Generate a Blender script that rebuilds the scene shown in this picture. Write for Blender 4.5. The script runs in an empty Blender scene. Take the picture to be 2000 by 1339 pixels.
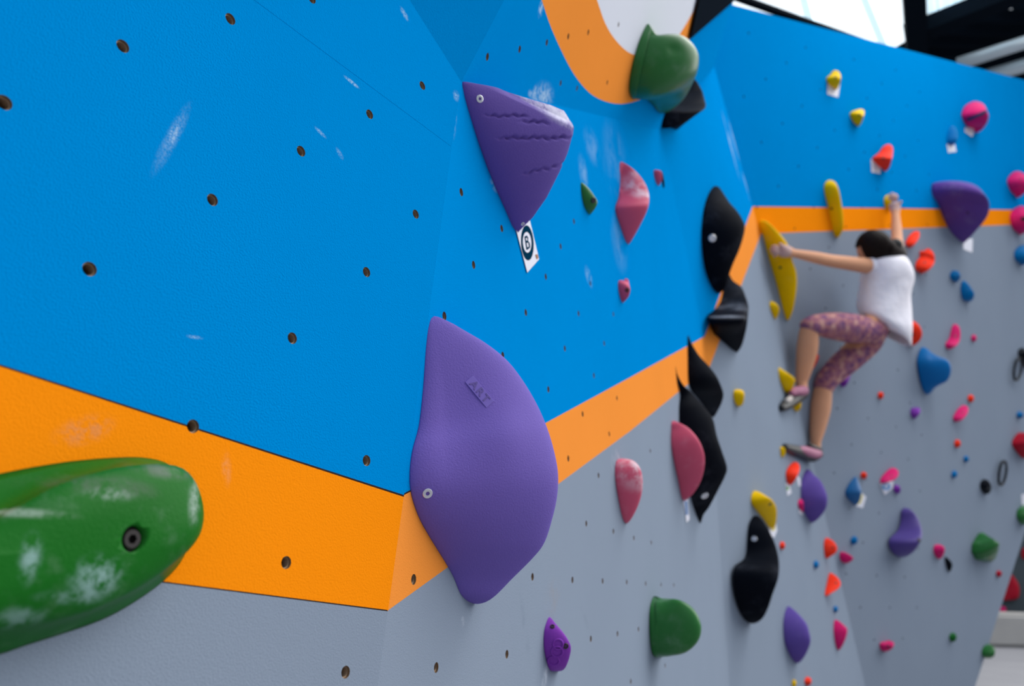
import bpy, bmesh, math, random
from mathutils import Vector, Matrix
from mathutils.bvhtree import BVHTree
from mathutils.geometry import delaunay_2d_cdt
random.seed(7)
sc = bpy.context.scene
COL = sc.collection
# ------------------------------------------------------------------ camera
FPX = 1525.0                      # focal length in pixels of the 2000 px wide frame
CAMH = 0.75
upc = Vector((0.0239, -1.0, 0.3104)).normalized()          # world up seen in camera axes (x right, y down, z forward)
yc = (Vector((0, 0, 1)) - upc * upc.z).normalized()
xc = yc.cross(upc)
def W(v): return Vector((v.dot(xc), v.dot(yc), v.dot(upc) + CAMH))
def Wd(v): return Vector((v.dot(xc), v.dot(yc), v.dot(upc)))
cam_d = bpy.data.cameras.new('camera'); cam = bpy.data.objects.new('camera', cam_d); COL.objects.link(cam)
r_, u_, b_ = Wd(Vector((1, 0, 0))), Wd(Vector((0, -1, 0))), Wd(Vector((0, 0, -1)))
cam.matrix_world = Matrix(((r_.x, u_.x, b_.x, 0), (r_.y, u_.y, b_.y, 0), (r_.z, u_.z, b_.z, CAMH), (0, 0, 0, 1)))
cam_d.sensor_width = 23.6; cam_d.lens = 23.6 * FPX / 2000; cam_d.clip_start = 0.02; cam_d.clip_end = 200
cam_d.dof.use_dof = True; cam_d.dof.focus_distance = 0.80; cam_d.dof.aperture_fstop = 3.4
sc.camera = cam
sc.view_settings.view_transform = 'Standard'; sc.view_settings.look = 'None'
sc.view_settings.gamma = 1; sc.view_settings.use_curve_mapping = False
sc.view_settings.exposure = 0.19
# ------------------------------------------------------------------ world and lights
w = bpy.data.worlds.new('world'); sc.world = w; w.use_nodes = True
nt = w.node_tree; bg = nt.nodes['Background']
tc = nt.nodes.new('ShaderNodeTexCoord'); sx = nt.nodes.new('ShaderNodeSeparateXYZ'); mr = nt.nodes.new('ShaderNodeMapRange'); mx = nt.nodes.new('ShaderNodeMix'); mx.data_type = 'RGBA'
nt.links.new(tc.outputs['Generated'], sx.inputs[0]); nt.links.new(sx.outputs['Z'], mr.inputs[0])
mr.inputs[1].default_value = -0.35; mr.inputs[2].default_value = 0.6
nt.links.new(mr.outputs[0], mx.inputs[0]); nt.links.new(mx.outputs[2], bg.inputs[0])
mx.inputs[6].default_value = (0.05, 0.08, 0.12, 1); mx.inputs[7].default_value = (0.80, 0.88, 1.0, 1)
bg.inputs[1].default_value = 0.75
def area(name, loc, target, sx_, sy_, e, col=(1, 1, 1)):
    l = bpy.data.lights.new(name, 'AREA'); l.shape = 'RECTANGLE'; l.size = sx_; l.size_y = sy_; l.energy = e; l.color = col
    o = bpy.data.objects.new(name, l); COL.objects.link(o); o.location = loc
    o.rotation_euler = (Vector(target) - Vector(loc)).to_track_quat('-Z', 'Y').to_euler(); return o
sl = bpy.data.lights.new('daylight', 'SUN'); sl.energy = 3.5; sl.angle = math.radians(75); sl.color = (1.0, 0.97, 0.93)
so = bpy.data.objects.new('daylight', sl); COL.objects.link(so); so.rotation_euler = Vector((0.74, 0.36, 0.78)).to_track_quat('Z', 'Y').to_euler()

area('added_skylight_boost', (3.6, 2.8, 6.2), (2.4, 4.9, 3.2), 2.2, 2.2, 80, (1.0, 0.98, 0.95))  # added lamp, boosts the skylights' light on the upper far wall
# ------------------------------------------------------------------ pixel geometry
def ray(x, y): return Vector(((x - 1000) / FPX, (y - 669.5) / FPX, 1.0))
def P3(x, y, z): return ray(x, y) * z
class Plane:
    def __init__(s, *p):
        a, b, c = [P3(*q) for q in p]; n = (b - a).cross(c - a).normalized()
        if n.dot(a) > 0: n = -n
        s.n, s.d = n, n.dot(a); s.axes()
    def axes(s):
        s.up = (upc - s.n * upc.dot(s.n)).normalized(); s.a = s.up.cross(s.n)
        if s.a.z < 0: s.a = -s.a
        return s
    def off(s, h):
        q = Plane.__new__(Plane); q.n, q.d = s.n, s.d + h; return q.axes()
    def hit(s, x, y): r = ray(x, y); return r * (s.d / s.n.dot(r))
    def z(s, x, y): return s.d / s.n.dot(ray(x, y))
def mkplane(n, pt):
    q = Plane.__new__(Plane); q.n = Vector(n).normalized(); q.d = q.n.dot(pt); return q.axes()
def proj(v): return (v.x / v.z * FPX + 1000, v.y / v.z * FPX + 669.5)
def dirn(u1, v1, u2, v2):           # plane normal from two vanishing points
    n = Vector((u1 - 1000, v1 - 669.5, FPX)).cross(Vector((u2 - 1000, v2 - 669.5, FPX)))
    return n if n.z < 0 else -n
n2 = dirn(1620, 1157, 1282, -2618)
PL = mkplane(n2, P3(758, 1192, 0.7256))                       # middle wall, lower
n1 = dirn(2060, 1168, 1282, -2618)
P1 = mkplane(n1, P3(758, 1192, 0.7256))                       # near left wall
def foldx(a, b, y):                  # pixel x at which two planes meet on row y
    m = a.n / a.d - b.n / b.d; return 1000 + FPX * -(m.y * (y - 669.5) / FPX + m.z) / m.x
EP = (foldx(P1, PL, 285), 285); zE = P1.z(*EP)
V = (1395, 900); VZ = PL.z(*V)
PU = Plane((*EP, zE), (*V, VZ), (1402, 130, 4.9))
AP = (foldx(P1, PU, 160), 160); zA = P1.z(*AP)
K = (1290, 254); M = (1376, 660); B = (1425, 1339)
P5 = Plane((1402, 130, 4.3), (1690, 1339, 4.9), (2000, 410, 7.3))
P4 = Plane((*AP, zA), (*K, PU.z(*K)), (1395, 130, 3.4))
P3p = Plane((*AP, zA), (985, 0, P4.z(985, 0)), (800, 0, P1.z(800, 0)))

# ------------------------------------------------------------------ materials
def lin(c): return tuple(((v / 255) / 12.92 if v / 255 <= 0.04045 else ((v / 255 + 0.055) / 1.055) ** 2.4) for v in c) + (1,)
def mat(name, col, rough=0.5, spec=0.4, grain=None, gstr=0.3, gdist=0.001, blot=0.0, bscale=8, metal=0, chalk=(), chalkall=0.0, chalkscale=25, chalkcol=(0.72, 0.74, 0.78, 1), coat=0.0, sss=0):
    m = bpy.data.materials.new(name); m.use_nodes = True; nt = m.node_tree; N, L = nt.nodes, nt.links
    b = N['Principled BSDF']; b.inputs['Roughness'].default_value = rough; b.inputs['Specular IOR Level'].default_value = spec
    b.inputs['Metallic'].default_value = metal; b.inputs['Coat Weight'].default_value = coat; b.inputs['Coat Roughness'].default_value = 0.2
    g = N.new('ShaderNodeNewGeometry'); pos = g.outputs['Position']
    rgb = N.new('ShaderNodeRGB'); rgb.outputs[0].default_value = col if len(col) == 4 else lin(col); out = rgb.outputs[0]
    def noise(scale, det=4, rough_=0.55, src=pos):
        n = N.new('ShaderNodeTexNoise'); n.inputs['Scale'].default_value = scale; n.inputs['Detail'].default_value = det; n.inputs['Roughness'].default_value = rough_
        L.new(src, n.inputs['Vector']); return n.outputs['Fac']
    def maprange(v, a, b_, c=0.0, d=1.0):
        n = N.new('ShaderNodeMapRange'); n.interpolation_type = 'SMOOTHSTEP'; L.new(v, n.inputs[0])
        for i, q in enumerate((a, b_, c, d)): n.inputs[i + 1].default_value = q
        return n.outputs[0]
    def mul(a, b_):
        n = N.new('ShaderNodeMath'); n.operation = 'MULTIPLY'; L.new(a, n.inputs[0])
        if isinstance(b_, float): n.inputs[1].default_value = b_
        else: L.new(b_, n.inputs[1])
        return n.outputs[0]
    def mix(fac, a, cb):
        n = N.new('ShaderNodeMix'); n.data_type = 'RGBA'; L.new(fac, n.inputs[0]); L.new(a, n.inputs[6])
        if isinstance(cb, tuple): n.inputs[7].default_value = cb
        else: L.new(cb, n.inputs[7])
        return n.outputs[2]
    if blot:
        f = maprange(noise(bscale), 0.3, 0.75, 0.0, blot)
        c = rgb.outputs[0].default_value; out = mix(f, out, (c[0] * 0.72, c[1] * 0.72, c[2] * 0.75, 1))
    if chalkall:
        f = mul(maprange(noise(chalkscale, 5, 0.65), 0.52, 0.78), float(chalkall)); out = mix(f, out, chalkcol)
    for ch in chalk:                  # (centre, axis1 (length = radius), axis2, strength, noise scale, colour)
        c0, a1, a2, st, ns = ch[:5]; cc = ch[5] if len(ch) > 5 else chalkcol
        s = N.new('ShaderNodeVectorMath'); s.operation = 'SUBTRACT'; L.new(pos, s.inputs[0]); s.inputs[1].default_value = c0
        comb = N.new('ShaderNodeCombineXYZ')
        for i, ax in enumerate((a1, a2)):
            d = N.new('ShaderNodeVectorMath'); d.operation = 'DOT_PRODUCT'; L.new(s.outputs[0], d.inputs[0])
            d.inputs[1].default_value = ax / ax.length_squared; L.new(d.outputs['Value'], comb.inputs[i])
        ln = N.new('ShaderNodeVectorMath'); ln.operation = 'LENGTH'; L.new(comb.outputs[0], ln.inputs[0])
        f = mul(mul(maprange(ln.outputs['Value'], 1.0, 0.15), maprange(noise(ns, 5, 0.7), 0.38, 0.62)), float(st)); out = mix(f, out, cc)
    L.new(out, b.inputs['Base Color'])
    if grain:
        bp = N.new('ShaderNodeBump'); bp.inputs['Strength'].default_value = gstr; bp.inputs['Distance'].default_value = gdist
        L.new(noise(grain, 3, 0.6), bp.inputs['Height']); L.new(bp.outputs[0], b.inputs['Normal'])
    return m
def emis(name, col, s):
    m = bpy.data.materials.new(name); m.use_nodes = True; b = m.node_tree.nodes['Principled BSDF']
    b.inputs['Base Color'].default_value = col; b.inputs['Emission Color'].default_value = col; b.inputs['Emission Strength'].default_value = s; return m
def patch(pl, x1, y1, x2, y2, wd, st, ns, col=None):   # scuff along a line between two pixels on a plane, half width wd metres
    a, b = pl.hit(x1, y1), pl.hit(x2, y2); c = (a + b) / 2; ax = (b - a) / 2
    ay = pl.n.cross(ax).normalized() * wd
    t = (W(c), Wd(ax), Wd(ay), st, ns)
    return t + (col,) if col else t
BLUE, ORANGE, GREY = (0, 136, 217), (255, 139, 30), (124, 143, 160)
CH = (0.50, 0.66, 0.80, 1)
wallmats = {}
def wall_mats(key, chb=(), cho=(), chg=()):
    kw = dict(rough=0.7, spec=0.0, grain=650, gstr=0.55, gdist=0.0011)
    return [mat('blue_paint_' + key, (0.0, 0.230, 0.605, 1), blot=0.10, bscale=3, chalk=chb, chalkcol=CH, **kw),
            mat('orange_paint_' + key, (0.95, 0.265, 0.005, 1) if key in ('left', 'far') else (0.86, 0.28, 0.045, 1), blot=0.10, bscale=5, chalk=cho, **kw),
            mat('grey_paint_' + key, (0.235, 0.285, 0.36, 1), blot=0.10, bscale=3, chalk=chg, **kw),
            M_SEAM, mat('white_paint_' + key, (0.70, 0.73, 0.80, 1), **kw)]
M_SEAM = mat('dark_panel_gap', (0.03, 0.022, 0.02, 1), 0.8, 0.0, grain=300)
M_STEEL = mat('worn_steel', (0.34, 0.30, 0.25, 1), 0.35, 0.5, metal=0.9, blot=0.6, bscale=300)
M_BRASS = mat('rusty_thread', (0.30, 0.20, 0.12, 1), 0.45, 0.5, metal=0.4, blot=0.8, bscale=400)
M_DARK = mat('dark_bolt', (0.03, 0.026, 0.025, 1), 0.35, 0.5, metal=0.5)
M_SILVER = mat('bright_steel', (0.75, 0.76, 0.8, 1), 0.25, 0.6, metal=0.9)

# ------------------------------------------------------------------ helpers
def mk(name, bm, mats, parent=None, smooth=True):
    me = bpy.data.meshes.new(name); bm.normal_update(); bm.to_mesh(me); bm.free()
    for m in (mats if isinstance(mats, (list, tuple)) else [mats]): me.materials.append(m)
    if smooth:
        for p in me.polygons: p.use_smooth = True
    o = bpy.data.objects.new(name, me); COL.objects.link(o)
    if parent: o.parent = parent
    return o
def tag(o, label, cat, group=None):
    o['label'] = label; o['category'] = cat
    if group: o['group'] = group
    return o
def struct(o): o['kind'] = 'structure'; return o
def inpoly(x, y, poly):
    c = False; j = len(poly) - 1
    for i in range(len(poly)):
        xi, yi = poly[i]; xj, yj = poly[j]
        if (yi > y) != (yj > y) and x < (xj - xi) * (y - yi) / (yj - yi) + xi: c = not c
        j = i
    return c
def nut_loop(pl, x, y, r=0.0052, n=16):
    c = pl.hit(x, y); return [proj(c + pl.a * (r * math.cos(t)) + pl.up * (r * math.sin(t))) for t in [2 * math.pi * i / n for i in range(n)]]
def facet(name, pl, outer, regions, mats, nuts=(), thick=0.0, nr=0.0052):
    """outer: pixel polygon on plane pl. regions: (polygon, material index), the last that contains a point wins. nuts: pixel centres of round holes."""
    S = 1000.0
    pts = []; edges = []
    def loop(ps, closed=True):
        i0 = len(pts); pts.extend([Vector((p[0] / S, p[1] / S)) for p in ps])
        for k in range(len(ps) - (0 if closed else 1)): edges.append((i0 + k, i0 + (k + 1) % len(ps)))
    loop(outer)
    for ps, mi in regions: loop(ps)
    holes = [nut_loop(pl, x, y, nr) for x, y in nuts]
    for h in holes: loop(h)
    vs, es, fs, _, _, _ = delaunay_2d_cdt(pts, edges, [], 0, 1e-7)
    bm = bmesh.new(); bv = [bm.verts.new(W(pl.hit(v.x * S, v.y * S))) for v in vs]
    nw = Wd(pl.n)
    for f in fs:
        cx = sum(vs[i].x for i in f) / len(f) * S; cy = sum(vs[i].y for i in f) / len(f) * S
        if not inpoly(cx, cy, outer) or any(inpoly(cx, cy, h) for h in holes): continue
        mi = 0
        for ps, m_ in regions:
            if inpoly(cx, cy, ps): mi = m_
        try: fc = bm.faces.new([bv[i] for i in f])
        except ValueError: continue
        fc.material_index = mi; fc.normal_update()
        if fc.normal.dot(nw) < 0: fc.normal_flip()
    if thick:
        bo = [bm.verts.new(W(pl.hit(*p))) for p in outer]; bb = [bm.verts.new(v.co - nw * thick) for v in bo]
        n = len(outer)
        for i in range(n): bm.faces.new((bo[i], bo[(i + 1) % n], bb[(i + 1) % n], bb[i])).material_index = 2
        bm.faces.new(bb).material_index = 2
    loose = [v for v in bm.verts if not v.link_faces]; bmesh.ops.delete(bm, geom=loose, context='VERTS')
    o = struct(mk(name, bm, mats, smooth=False))
    for k, (x, y) in enumerate(nuts): t_nut(pl, x, y, o, nr)
    return o
nut_cache = {}
def t_nut(pl, x, y, parent, r):
    """threaded steel barrel sunk in its hole: stepped rings and a dark bottom"""
    c = pl.hit(x, y)
    if r not in nut_cache:
        bm = bmesh.new(); prof = [(1.0, 0.0), (1.0, -0.0022), (0.86, -0.0022)]
        for k in range(7): prof += [(0.78, -0.0024 - k * 0.0011), (0.88, -0.0029 - k * 0.0011)]
        prof += [(0.7, -0.0115), (0.001, -0.0118)]
        n = 16; rings = []
        for rr, h in prof: rings.append([bm.verts.new((rr * r * math.cos(2 * math.pi * i / n), rr * r * math.sin(2 * math.pi * i / n), h * r / 0.0052)) for i in range(n)])
        for a in range(len(rings) - 1):
            for i in range(n):
                f = bm.faces.new((rings[a][i], rings[a + 1][i], rings[a + 1][(i + 1) % n], rings[a][(i + 1) % n])); f.material_index = 0 if a < len(rings) - 2 else 1
        me = bpy.data.meshes.new('t_nut'); bm.to_mesh(me); bm.free(); me.materials.append(M_BRASS if r < 0.006 else M_DARK); me.materials.append(M_DARK); nut_cache[r] = me
    o = bpy.data.objects.new('t_nut', nut_cache[r]); COL.objects.link(o); o.parent = parent
    ax, ay, az = Wd(pl.a), Wd(pl.up), Wd(pl.n); ax = ay.cross(az); p = W(c)
    o.matrix_world = Matrix(((ax.x, ay.x, az.x, p.x), (ax.y, ay.y, az.y, p.y), (ax.z, ay.z, az.z, p.z), (0, 0, 0, 1))); return o

# ------------------------------------------------------------------ the climbing wall
def L2(p, q, x): return q[1] + (p[1] - q[1]) * (x - q[0]) / (p[0] - q[0])
# near left wall
m1 = wall_mats('left', chb=[patch(P1, 290, 355, 378, 190, 0.007, 0.28, 420), patch(P1, 332, 290, 352, 235, 0.0022, 0.8, 700), patch(P1, 330, 280, 338, 240, 0.0015, 0.6, 700), patch(P1, 668, 145, 705, 175, 0.003, 0.9, 350),
    patch(P1, 612, 245, 640, 272, 0.003, 0.6, 700), patch(P1, 780, 10, 800, 45, 0.006, 0.6, 260), patch(P1, 655, 285, 672, 315, 0.004, 0.4, 500), patch(P1, 360, 655, 400, 661, 0.002, 0.5, 800), patch(P1, 885, 175, 898, 200, 0.01, 0.5, 200)],
    cho=[patch(P1, 90, 860, 240, 820, 0.012, 0.45, 150, (0.55, 0.27, 0.17, 1)), patch(P1, 440, 870, 445, 960, 0.006, 0.25, 120, (0.75, 0.4, 0.25, 1))])
fold = [(foldx(P1, PL, y), y) for y in (2200, 1339, 1192, 967, 580)] + [EP, AP]
print('FOLD', fold)
nuts1 = [(8, 200), (240, 90), (450, 37), (588, 295), (415, 390), (175, 525), (722, 223), (825, 167), (812, 418), (716, 531), (571, 660), (377, 832), (716, 899), (559, 1098), (675, 1312), (609, -3), (-230, 690)]
a1, a2 = (-600, 519), (802, 972.5); b1, b2 = (-600, 1019), (775, 1194.3)
band1 = [a1, a2, b2, b1]
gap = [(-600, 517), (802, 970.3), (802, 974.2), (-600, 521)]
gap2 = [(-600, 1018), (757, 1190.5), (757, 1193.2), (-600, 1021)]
cut = [(495, 0), (880, 285), (880, 286.3), (494, 1.4)]
o1 = facet('wall_left', P1, [(-600, -300), (620, -280), (800, 0)] + fold[::-1] + [(-600, 2200)],
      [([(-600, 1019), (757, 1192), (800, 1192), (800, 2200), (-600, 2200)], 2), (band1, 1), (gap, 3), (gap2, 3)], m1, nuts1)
# fine joint between two plywood sheets: a shallow dark groove
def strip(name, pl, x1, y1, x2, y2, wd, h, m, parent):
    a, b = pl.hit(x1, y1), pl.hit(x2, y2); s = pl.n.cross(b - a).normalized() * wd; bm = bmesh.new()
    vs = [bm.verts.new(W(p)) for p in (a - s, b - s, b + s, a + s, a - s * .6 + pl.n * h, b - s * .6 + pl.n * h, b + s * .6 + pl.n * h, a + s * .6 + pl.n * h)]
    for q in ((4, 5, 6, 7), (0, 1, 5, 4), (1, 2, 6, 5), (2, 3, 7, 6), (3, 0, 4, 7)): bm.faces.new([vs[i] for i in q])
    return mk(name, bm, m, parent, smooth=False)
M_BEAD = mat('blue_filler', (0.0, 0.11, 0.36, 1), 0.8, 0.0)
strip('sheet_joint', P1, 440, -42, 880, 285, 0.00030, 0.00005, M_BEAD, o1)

# middle wall
mL = wall_mats('middle', chb=[patch(PL, 1165, 560, 1185, 590, 0.02, 0.3, 200)],
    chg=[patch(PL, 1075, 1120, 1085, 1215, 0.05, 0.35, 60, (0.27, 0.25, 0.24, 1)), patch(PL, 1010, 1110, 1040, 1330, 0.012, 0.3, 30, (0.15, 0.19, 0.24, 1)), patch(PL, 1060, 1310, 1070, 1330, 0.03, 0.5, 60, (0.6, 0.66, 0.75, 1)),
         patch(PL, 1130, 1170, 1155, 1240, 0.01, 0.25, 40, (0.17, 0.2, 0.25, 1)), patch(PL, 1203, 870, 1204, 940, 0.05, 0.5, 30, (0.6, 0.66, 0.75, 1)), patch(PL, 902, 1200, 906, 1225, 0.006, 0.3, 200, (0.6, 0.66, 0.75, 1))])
nutsL = [(1040, 1126), (1118, 1132), (1177, 1134), (1224, 1136), (1261, 1139), (1291, 1141), (1316, 1142), (1145, 1022), (1198, 1037), (1238, 1050), (1272, 1059), (1154, 1247), (1206, 1237), (1247, 1228),
    (990, 1277), (852, 1303), (1232, 1330), (1299, 1299), (808, 1131), (1110, 895), (1138, 808), (1190, 847), (1205, 777), (901, 375), (925, 517), (980, 446), (1066, 540), (1027, 610), (1130, 612), (1103, 680), (1160, 733), (1071, 760),
    (868, 617), (982, 694), (1169, 928), (1225, 905), (1270, 880), (1180, 670)]
topL = lambda x: 825 + (655 - 825) / (1376 - 1067) * (x - 1067)
botL = lambda x: 1107 + (945 - 1107) / (1090 - 875) * (x - 875)
diag = [(880, 285), (1395, 900)]
gry = (0, )
def botpt(x): # lower edge of the band: drawn through measured points
    pts = [(757, 1192), (875, 1107), (1090, 945), (1230, 842), (1386, 716)]
    for p, q in zip(pts, pts[1:]):
        if x <= q[0] or q is pts[-1]: return p[1] + (q[1] - p[1]) * (x - p[0]) / (q[0] - p[0])
def toppt(x):
    pts = [(785, 967), (1067, 825), (1230, 737), (1376, 657)]
    for p, q in zip(pts, pts[1:]):
        if x <= q[0] or q is pts[-1]: return p[1] + (q[1] - p[1]) * (x - p[0]) / (q[0] - p[0])
xs = [785, 1067, 1230, 1300]
bandL = [(750, toppt(750))] + [(x, toppt(x)) for x in (785, 1067, 1230, 1376)] + [(1386, 716), (1230, botpt(1230)), (1090, 945), (875, 1107), (757, 1192), (735, botpt(735))]
greyL = [(700, 1235), (757, 1192), (875, 1107), (1090, 945), (1230, botpt(1230)), (1386, 716), (1500, 640), (1500, 2300), (600, 2300)]
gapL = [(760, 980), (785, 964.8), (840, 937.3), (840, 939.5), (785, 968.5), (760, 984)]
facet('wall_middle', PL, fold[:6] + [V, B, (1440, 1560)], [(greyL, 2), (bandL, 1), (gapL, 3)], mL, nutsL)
mU = wall_mats('middle_upper', chb=[patch(PU, 1190, 215, 1215, 420, 0.16, 0.14, 9), patch(PU, 1205, 400, 1216, 545, 0.10, 0.16, 9), patch(PU, 1128, 300, 1150, 370, 0.04, 0.28, 30), patch(PU, 1153, 240, 1160, 330, 0.08, 0.2, 16),
    patch(PU, 890, 180, 884, 280, 0.01, 0.3, 120), patch(PU, 955, 350, 975, 375, 0.01, 0.4, 120), patch(PU, 1140, 520, 1160, 560, 0.02, 0.35, 40)])
nutsU = [(1121, 432), (1095, 481), (1153, 553), (1198, 613), (1221, 717)]
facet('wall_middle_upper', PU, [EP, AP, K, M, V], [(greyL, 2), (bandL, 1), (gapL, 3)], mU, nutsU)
# turning facets between the middle wall and the far wall
mX = wall_mats('corner', chb=[patch(P5, 1378, 215, 1412, 370, 0.06, 0.5, 9), patch(P5, 1412, 215, 1445, 330, 0.05, 0.4, 9), patch(P5, 1440, 330, 1462, 400, 0.05, 0.4, 9)])
zK, zM, zV, zB = PU.z(*K), PU.z(*M), VZ, PL.z(*B)
F1, F2, F3, F4 = (1395, 130), (1470, 403), (1596, 940), (1690, 1339)
Z5 = lambda p: (*p, P5.z(*p))
B2, F5 = (1440, 1560), (1742, 1560)
bandX = [(1370, 661), (1376, 657), F2, (1487, 455), (1386, 716), (1380, 721)]
greyX = [(1500, 455), (1487, 455), (1386, 716), (1360, 735), (1360, 1700), (1800, 1700), (1640, 1100)]
tri = [((*K, zK), Z5(F1), Z5(F2)), ((*K, zK), Z5(F2), (*M, zM)), ((*M, zM), Z5(F2), Z5(F3)), ((*M, zM), Z5(F3), (*V, zV)), ((*V, zV), Z5(F3), (*B, zB)), ((*B, zB), Z5(F3), Z5(F4)), ((*B, zB), Z5(F4), (*B2, PL.z(*B2))), ((*B2, PL.z(*B2)), Z5(F4), Z5(F5))]
bmX = bmesh.new()
for t in tri:
    pl = Plane(*t); outer = [q[:2] for q in t]
    o = facet('wall_corner', pl, outer, [(greyX, 2), (bandX, 1)], mX)
    tmp = o.data; bmX.from_mesh(tmp); bpy.data.objects.remove(o); bpy.data.meshes.remove(tmp)
bmesh.ops.remove_doubles(bmX, verts=bmX.verts, dist=0.001)
struct(mk('wall_corner', bmX, mX, smooth=True))
# overhanging facets above
m4 = wall_mats('overhang', chb=[patch(P4, 1040, 200, 1048, 162, 0.012, 0.9, 160), patch(P4, 1030, 192, 1085, 196, 0.035, 0.7, 120), patch(P4, 1052, 196, 1078, 176, 0.010, 0.7, 200), patch(P4, 1030, 178, 1042, 188, 0.008, 0.6, 200), patch(P4, 1055, 0, 1060, 30, 0.02, 0.8, 120)])
ringo = [(1030, -90), (1045, -40), (1058, 0), (1075, 50), (1097, 100), (1120, 143), (1145, 175), (1170, 193), (1200, 202), (1228, 201), (1262, 188), (1300, 155), (1330, 110), (1352, 62), (1372, 0), (1385, -60)]
ringi = [(1140, -90), (1152, -40), (1166, 0), (1182, 45), (1200, 75), (1222, 98), (1242, 108), (1270, 112), (1305, 95), (1335, 55), (1362, 5), (1380, -40), (1390, -90)]
def dense(ps, k=6):
    out = []
    for i in range(len(ps) - 1):
        p0, p1, p2, p3 = [Vector(ps[max(0, min(len(ps) - 1, i + d))]) for d in (-1, 0, 1, 2)]
        for j in range(k):
            t = j / k; q = 0.5 * ((2 * p1) + (p2 - p0) * t + (2 * p0 - 5 * p1 + 4 * p2 - p3) * t * t + (3 * p1 - p0 - 3 * p2 + p3) * t ** 3); out.append((q.x, q.y))
    return out + [ps[-1]]
ringo, ringi = dense(ringo), dense(ringi)
blackt = [(1349, 76), (1366, 0), (1388, -100), (1500, -100), (1432, 4)]
nuts4 = [(952, 111), (1015, 96), (1068, 83), (1095, 162), (1127, 172), (1110, 71), (1149, 63), (1186, 161), (1208, 48)]
facet('wall_overhang', P4, [AP, (985, 0), (1030, -85), (1060, -130), (1460, -120), (1432, 4), F1, K], [(ringo, 1), (ringi, 4)], m4, nuts4)
facet('wall_overhang_corner', P3p, [(800, 0), AP, (985, 0), (1060, -130), (620, -280)], [], m4)
bmR = bmesh.new()
q4 = [W(P4.hit(*p)) for p in (K, F1, (1432, 4), (1460, -120))]; q5 = [W(P3(*K, zK)), W(P5.hit(*F1)), W(P5.hit(1432, 4)), W(P5.hit(1432, 4))]
for i in range(3):
    vv = [bmR.verts.new(p) for p in (q4[i], q4[i + 1], q5[i + 1], q5[i])]
    try: bmR.faces.new(vv)
    except ValueError: pass
bmesh.ops.remove_doubles(bmR, verts=bmR.verts, dist=1e-4)
struct(mk('wall_overhang_return', bmR, m4, smooth=False))
# far wall
m5 = wall_mats('far', chb=[])
nuts5 = []
A0 = P5.hit(1700, 700)
for i in range(-9, 14):
    for j in range(-9, 12):
        if (i + j) % 2: continue
        q = A0 + P5.a * (i * 0.2) + P5.up * (j * 0.2); px, py = proj(q)
        if q.z > 0 and 1440 < px < 1990 and 40 < py < 1339 and px > 1395 + (py - 130) * 0.247 + 8 and py > 30 + (px - 1430) * 0.26: nuts5.append((px, py))
nuts5 = [n for n in nuts5 if px][:95]
facet('wall_far', P5, [F1, (1430, 9), (1720, 84), (2000, 156), (2263, 224), (2000, 1045), (1905, 1339), (1850, 1510), F5, F4, F3, F2],
      [([(1487, 456), (2000, 438), (2300, 424), (2400, 1600), (1400, 1600), (1400, 700)], 2), ([(1460, 403), (1470, 403), (2000, 410), (2300, 413), (2300, 424), (2000, 438), (1487, 456), (1440, 560)], 1)], m5, nuts5, thick=0.10, nr=0.007)

CORNER = [(Plane(*t), [q[:2] for q in t]) for t in tri]
def near_plane(x, y):
    """plane of the wall facet seen at a pixel"""
    for pl, poly in CORNER:
        if inpoly(x, y, poly): return pl
    if inpoly(x, y, [(880, 285), (900, 160), K, M, V]): return PU
    return PL
# ------------------------------------------------------------------ hold building
def spline(pts, n, closed=False, sharp=False):
    """n points evenly spaced along a Catmull-Rom curve through pts"""
    P = [Vector((p[0], p[1])) for p in pts]; m = len(P); dense = []
    segs = m if closed else m - 1
    for i in range(segs):
        if closed: p0, p1, p2, p3 = P[(i - 1) % m], P[i], P[(i + 1) % m], P[(i + 2) % m]
        else: p0, p1, p2, p3 = P[max(i - 1, 0)], P[i], P[i + 1], P[min(i + 2, m - 1)]
        for k in range(16):
            t = k / 16
            if sharp: dense.append(p1.lerp(p2, t))
            else: dense.append(0.5 * ((2 * p1) + (p2 - p0) * t + (2 * p0 - 5 * p1 + 4 * p2 - p3) * t * t + (3 * p1 - p0 - 3 * p2 + p3) * t ** 3))
    dense.append(P[0].copy() if closed else P[-1].copy())
    L = [0]
    for a, b in zip(dense, dense[1:]): L.append(L[-1] + (b - a).length)
    out = []; j = 0
    for k in range(n):
        s = L[-1] * k / (n - 1)
        while j < len(L) - 2 and L[j + 1] < s: j += 1
        f = (s - L[j]) / max(L[j + 1] - L[j], 1e-9); out.append(dense[j].lerp(dense[j + 1], min(f, 1)))
    return out
def bez(a, b, c, d, t): u = 1 - t; return a * u ** 3 + b * (3 * u * u * t) + c * (3 * u * t * t) + d * t ** 3
def split_outline(outline, sharp=False, tb=None):
    S = spline(outline, 161, True, sharp)[:-1]; n = len(S)
    if tb:
        it = min(range(n), key=lambda i: (S[i] - Vector(tb[0])).length); ib = min(range(n), key=lambda i: (S[i] - Vector(tb[1])).length)
    else: it = min(range(n), key=lambda i: S[i].y); ib = max(range(n), key=lambda i: S[i].y)
    c1 = []; i = it
    while True:
        c1.append(S[i]);
        if i == ib: break
        i = (i + 1) % n
    c2 = []; i = it
    while True:
        c2.append(S[i])
        if i == ib: break
        i = (i - 1) % n
    mid = lambda c: sum(p.x for p in c) / len(c)
    return (c1, c2) if mid(c1) < mid(c2) else (c2, c1)
def resample(c, n): return spline([(p.x, p.y) for p in c], n, sharp=True)
def cracks(x, y, k): return cracks_body(x, y, k)
def dish(x, y, k): return dish_body(x, y, k)
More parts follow.
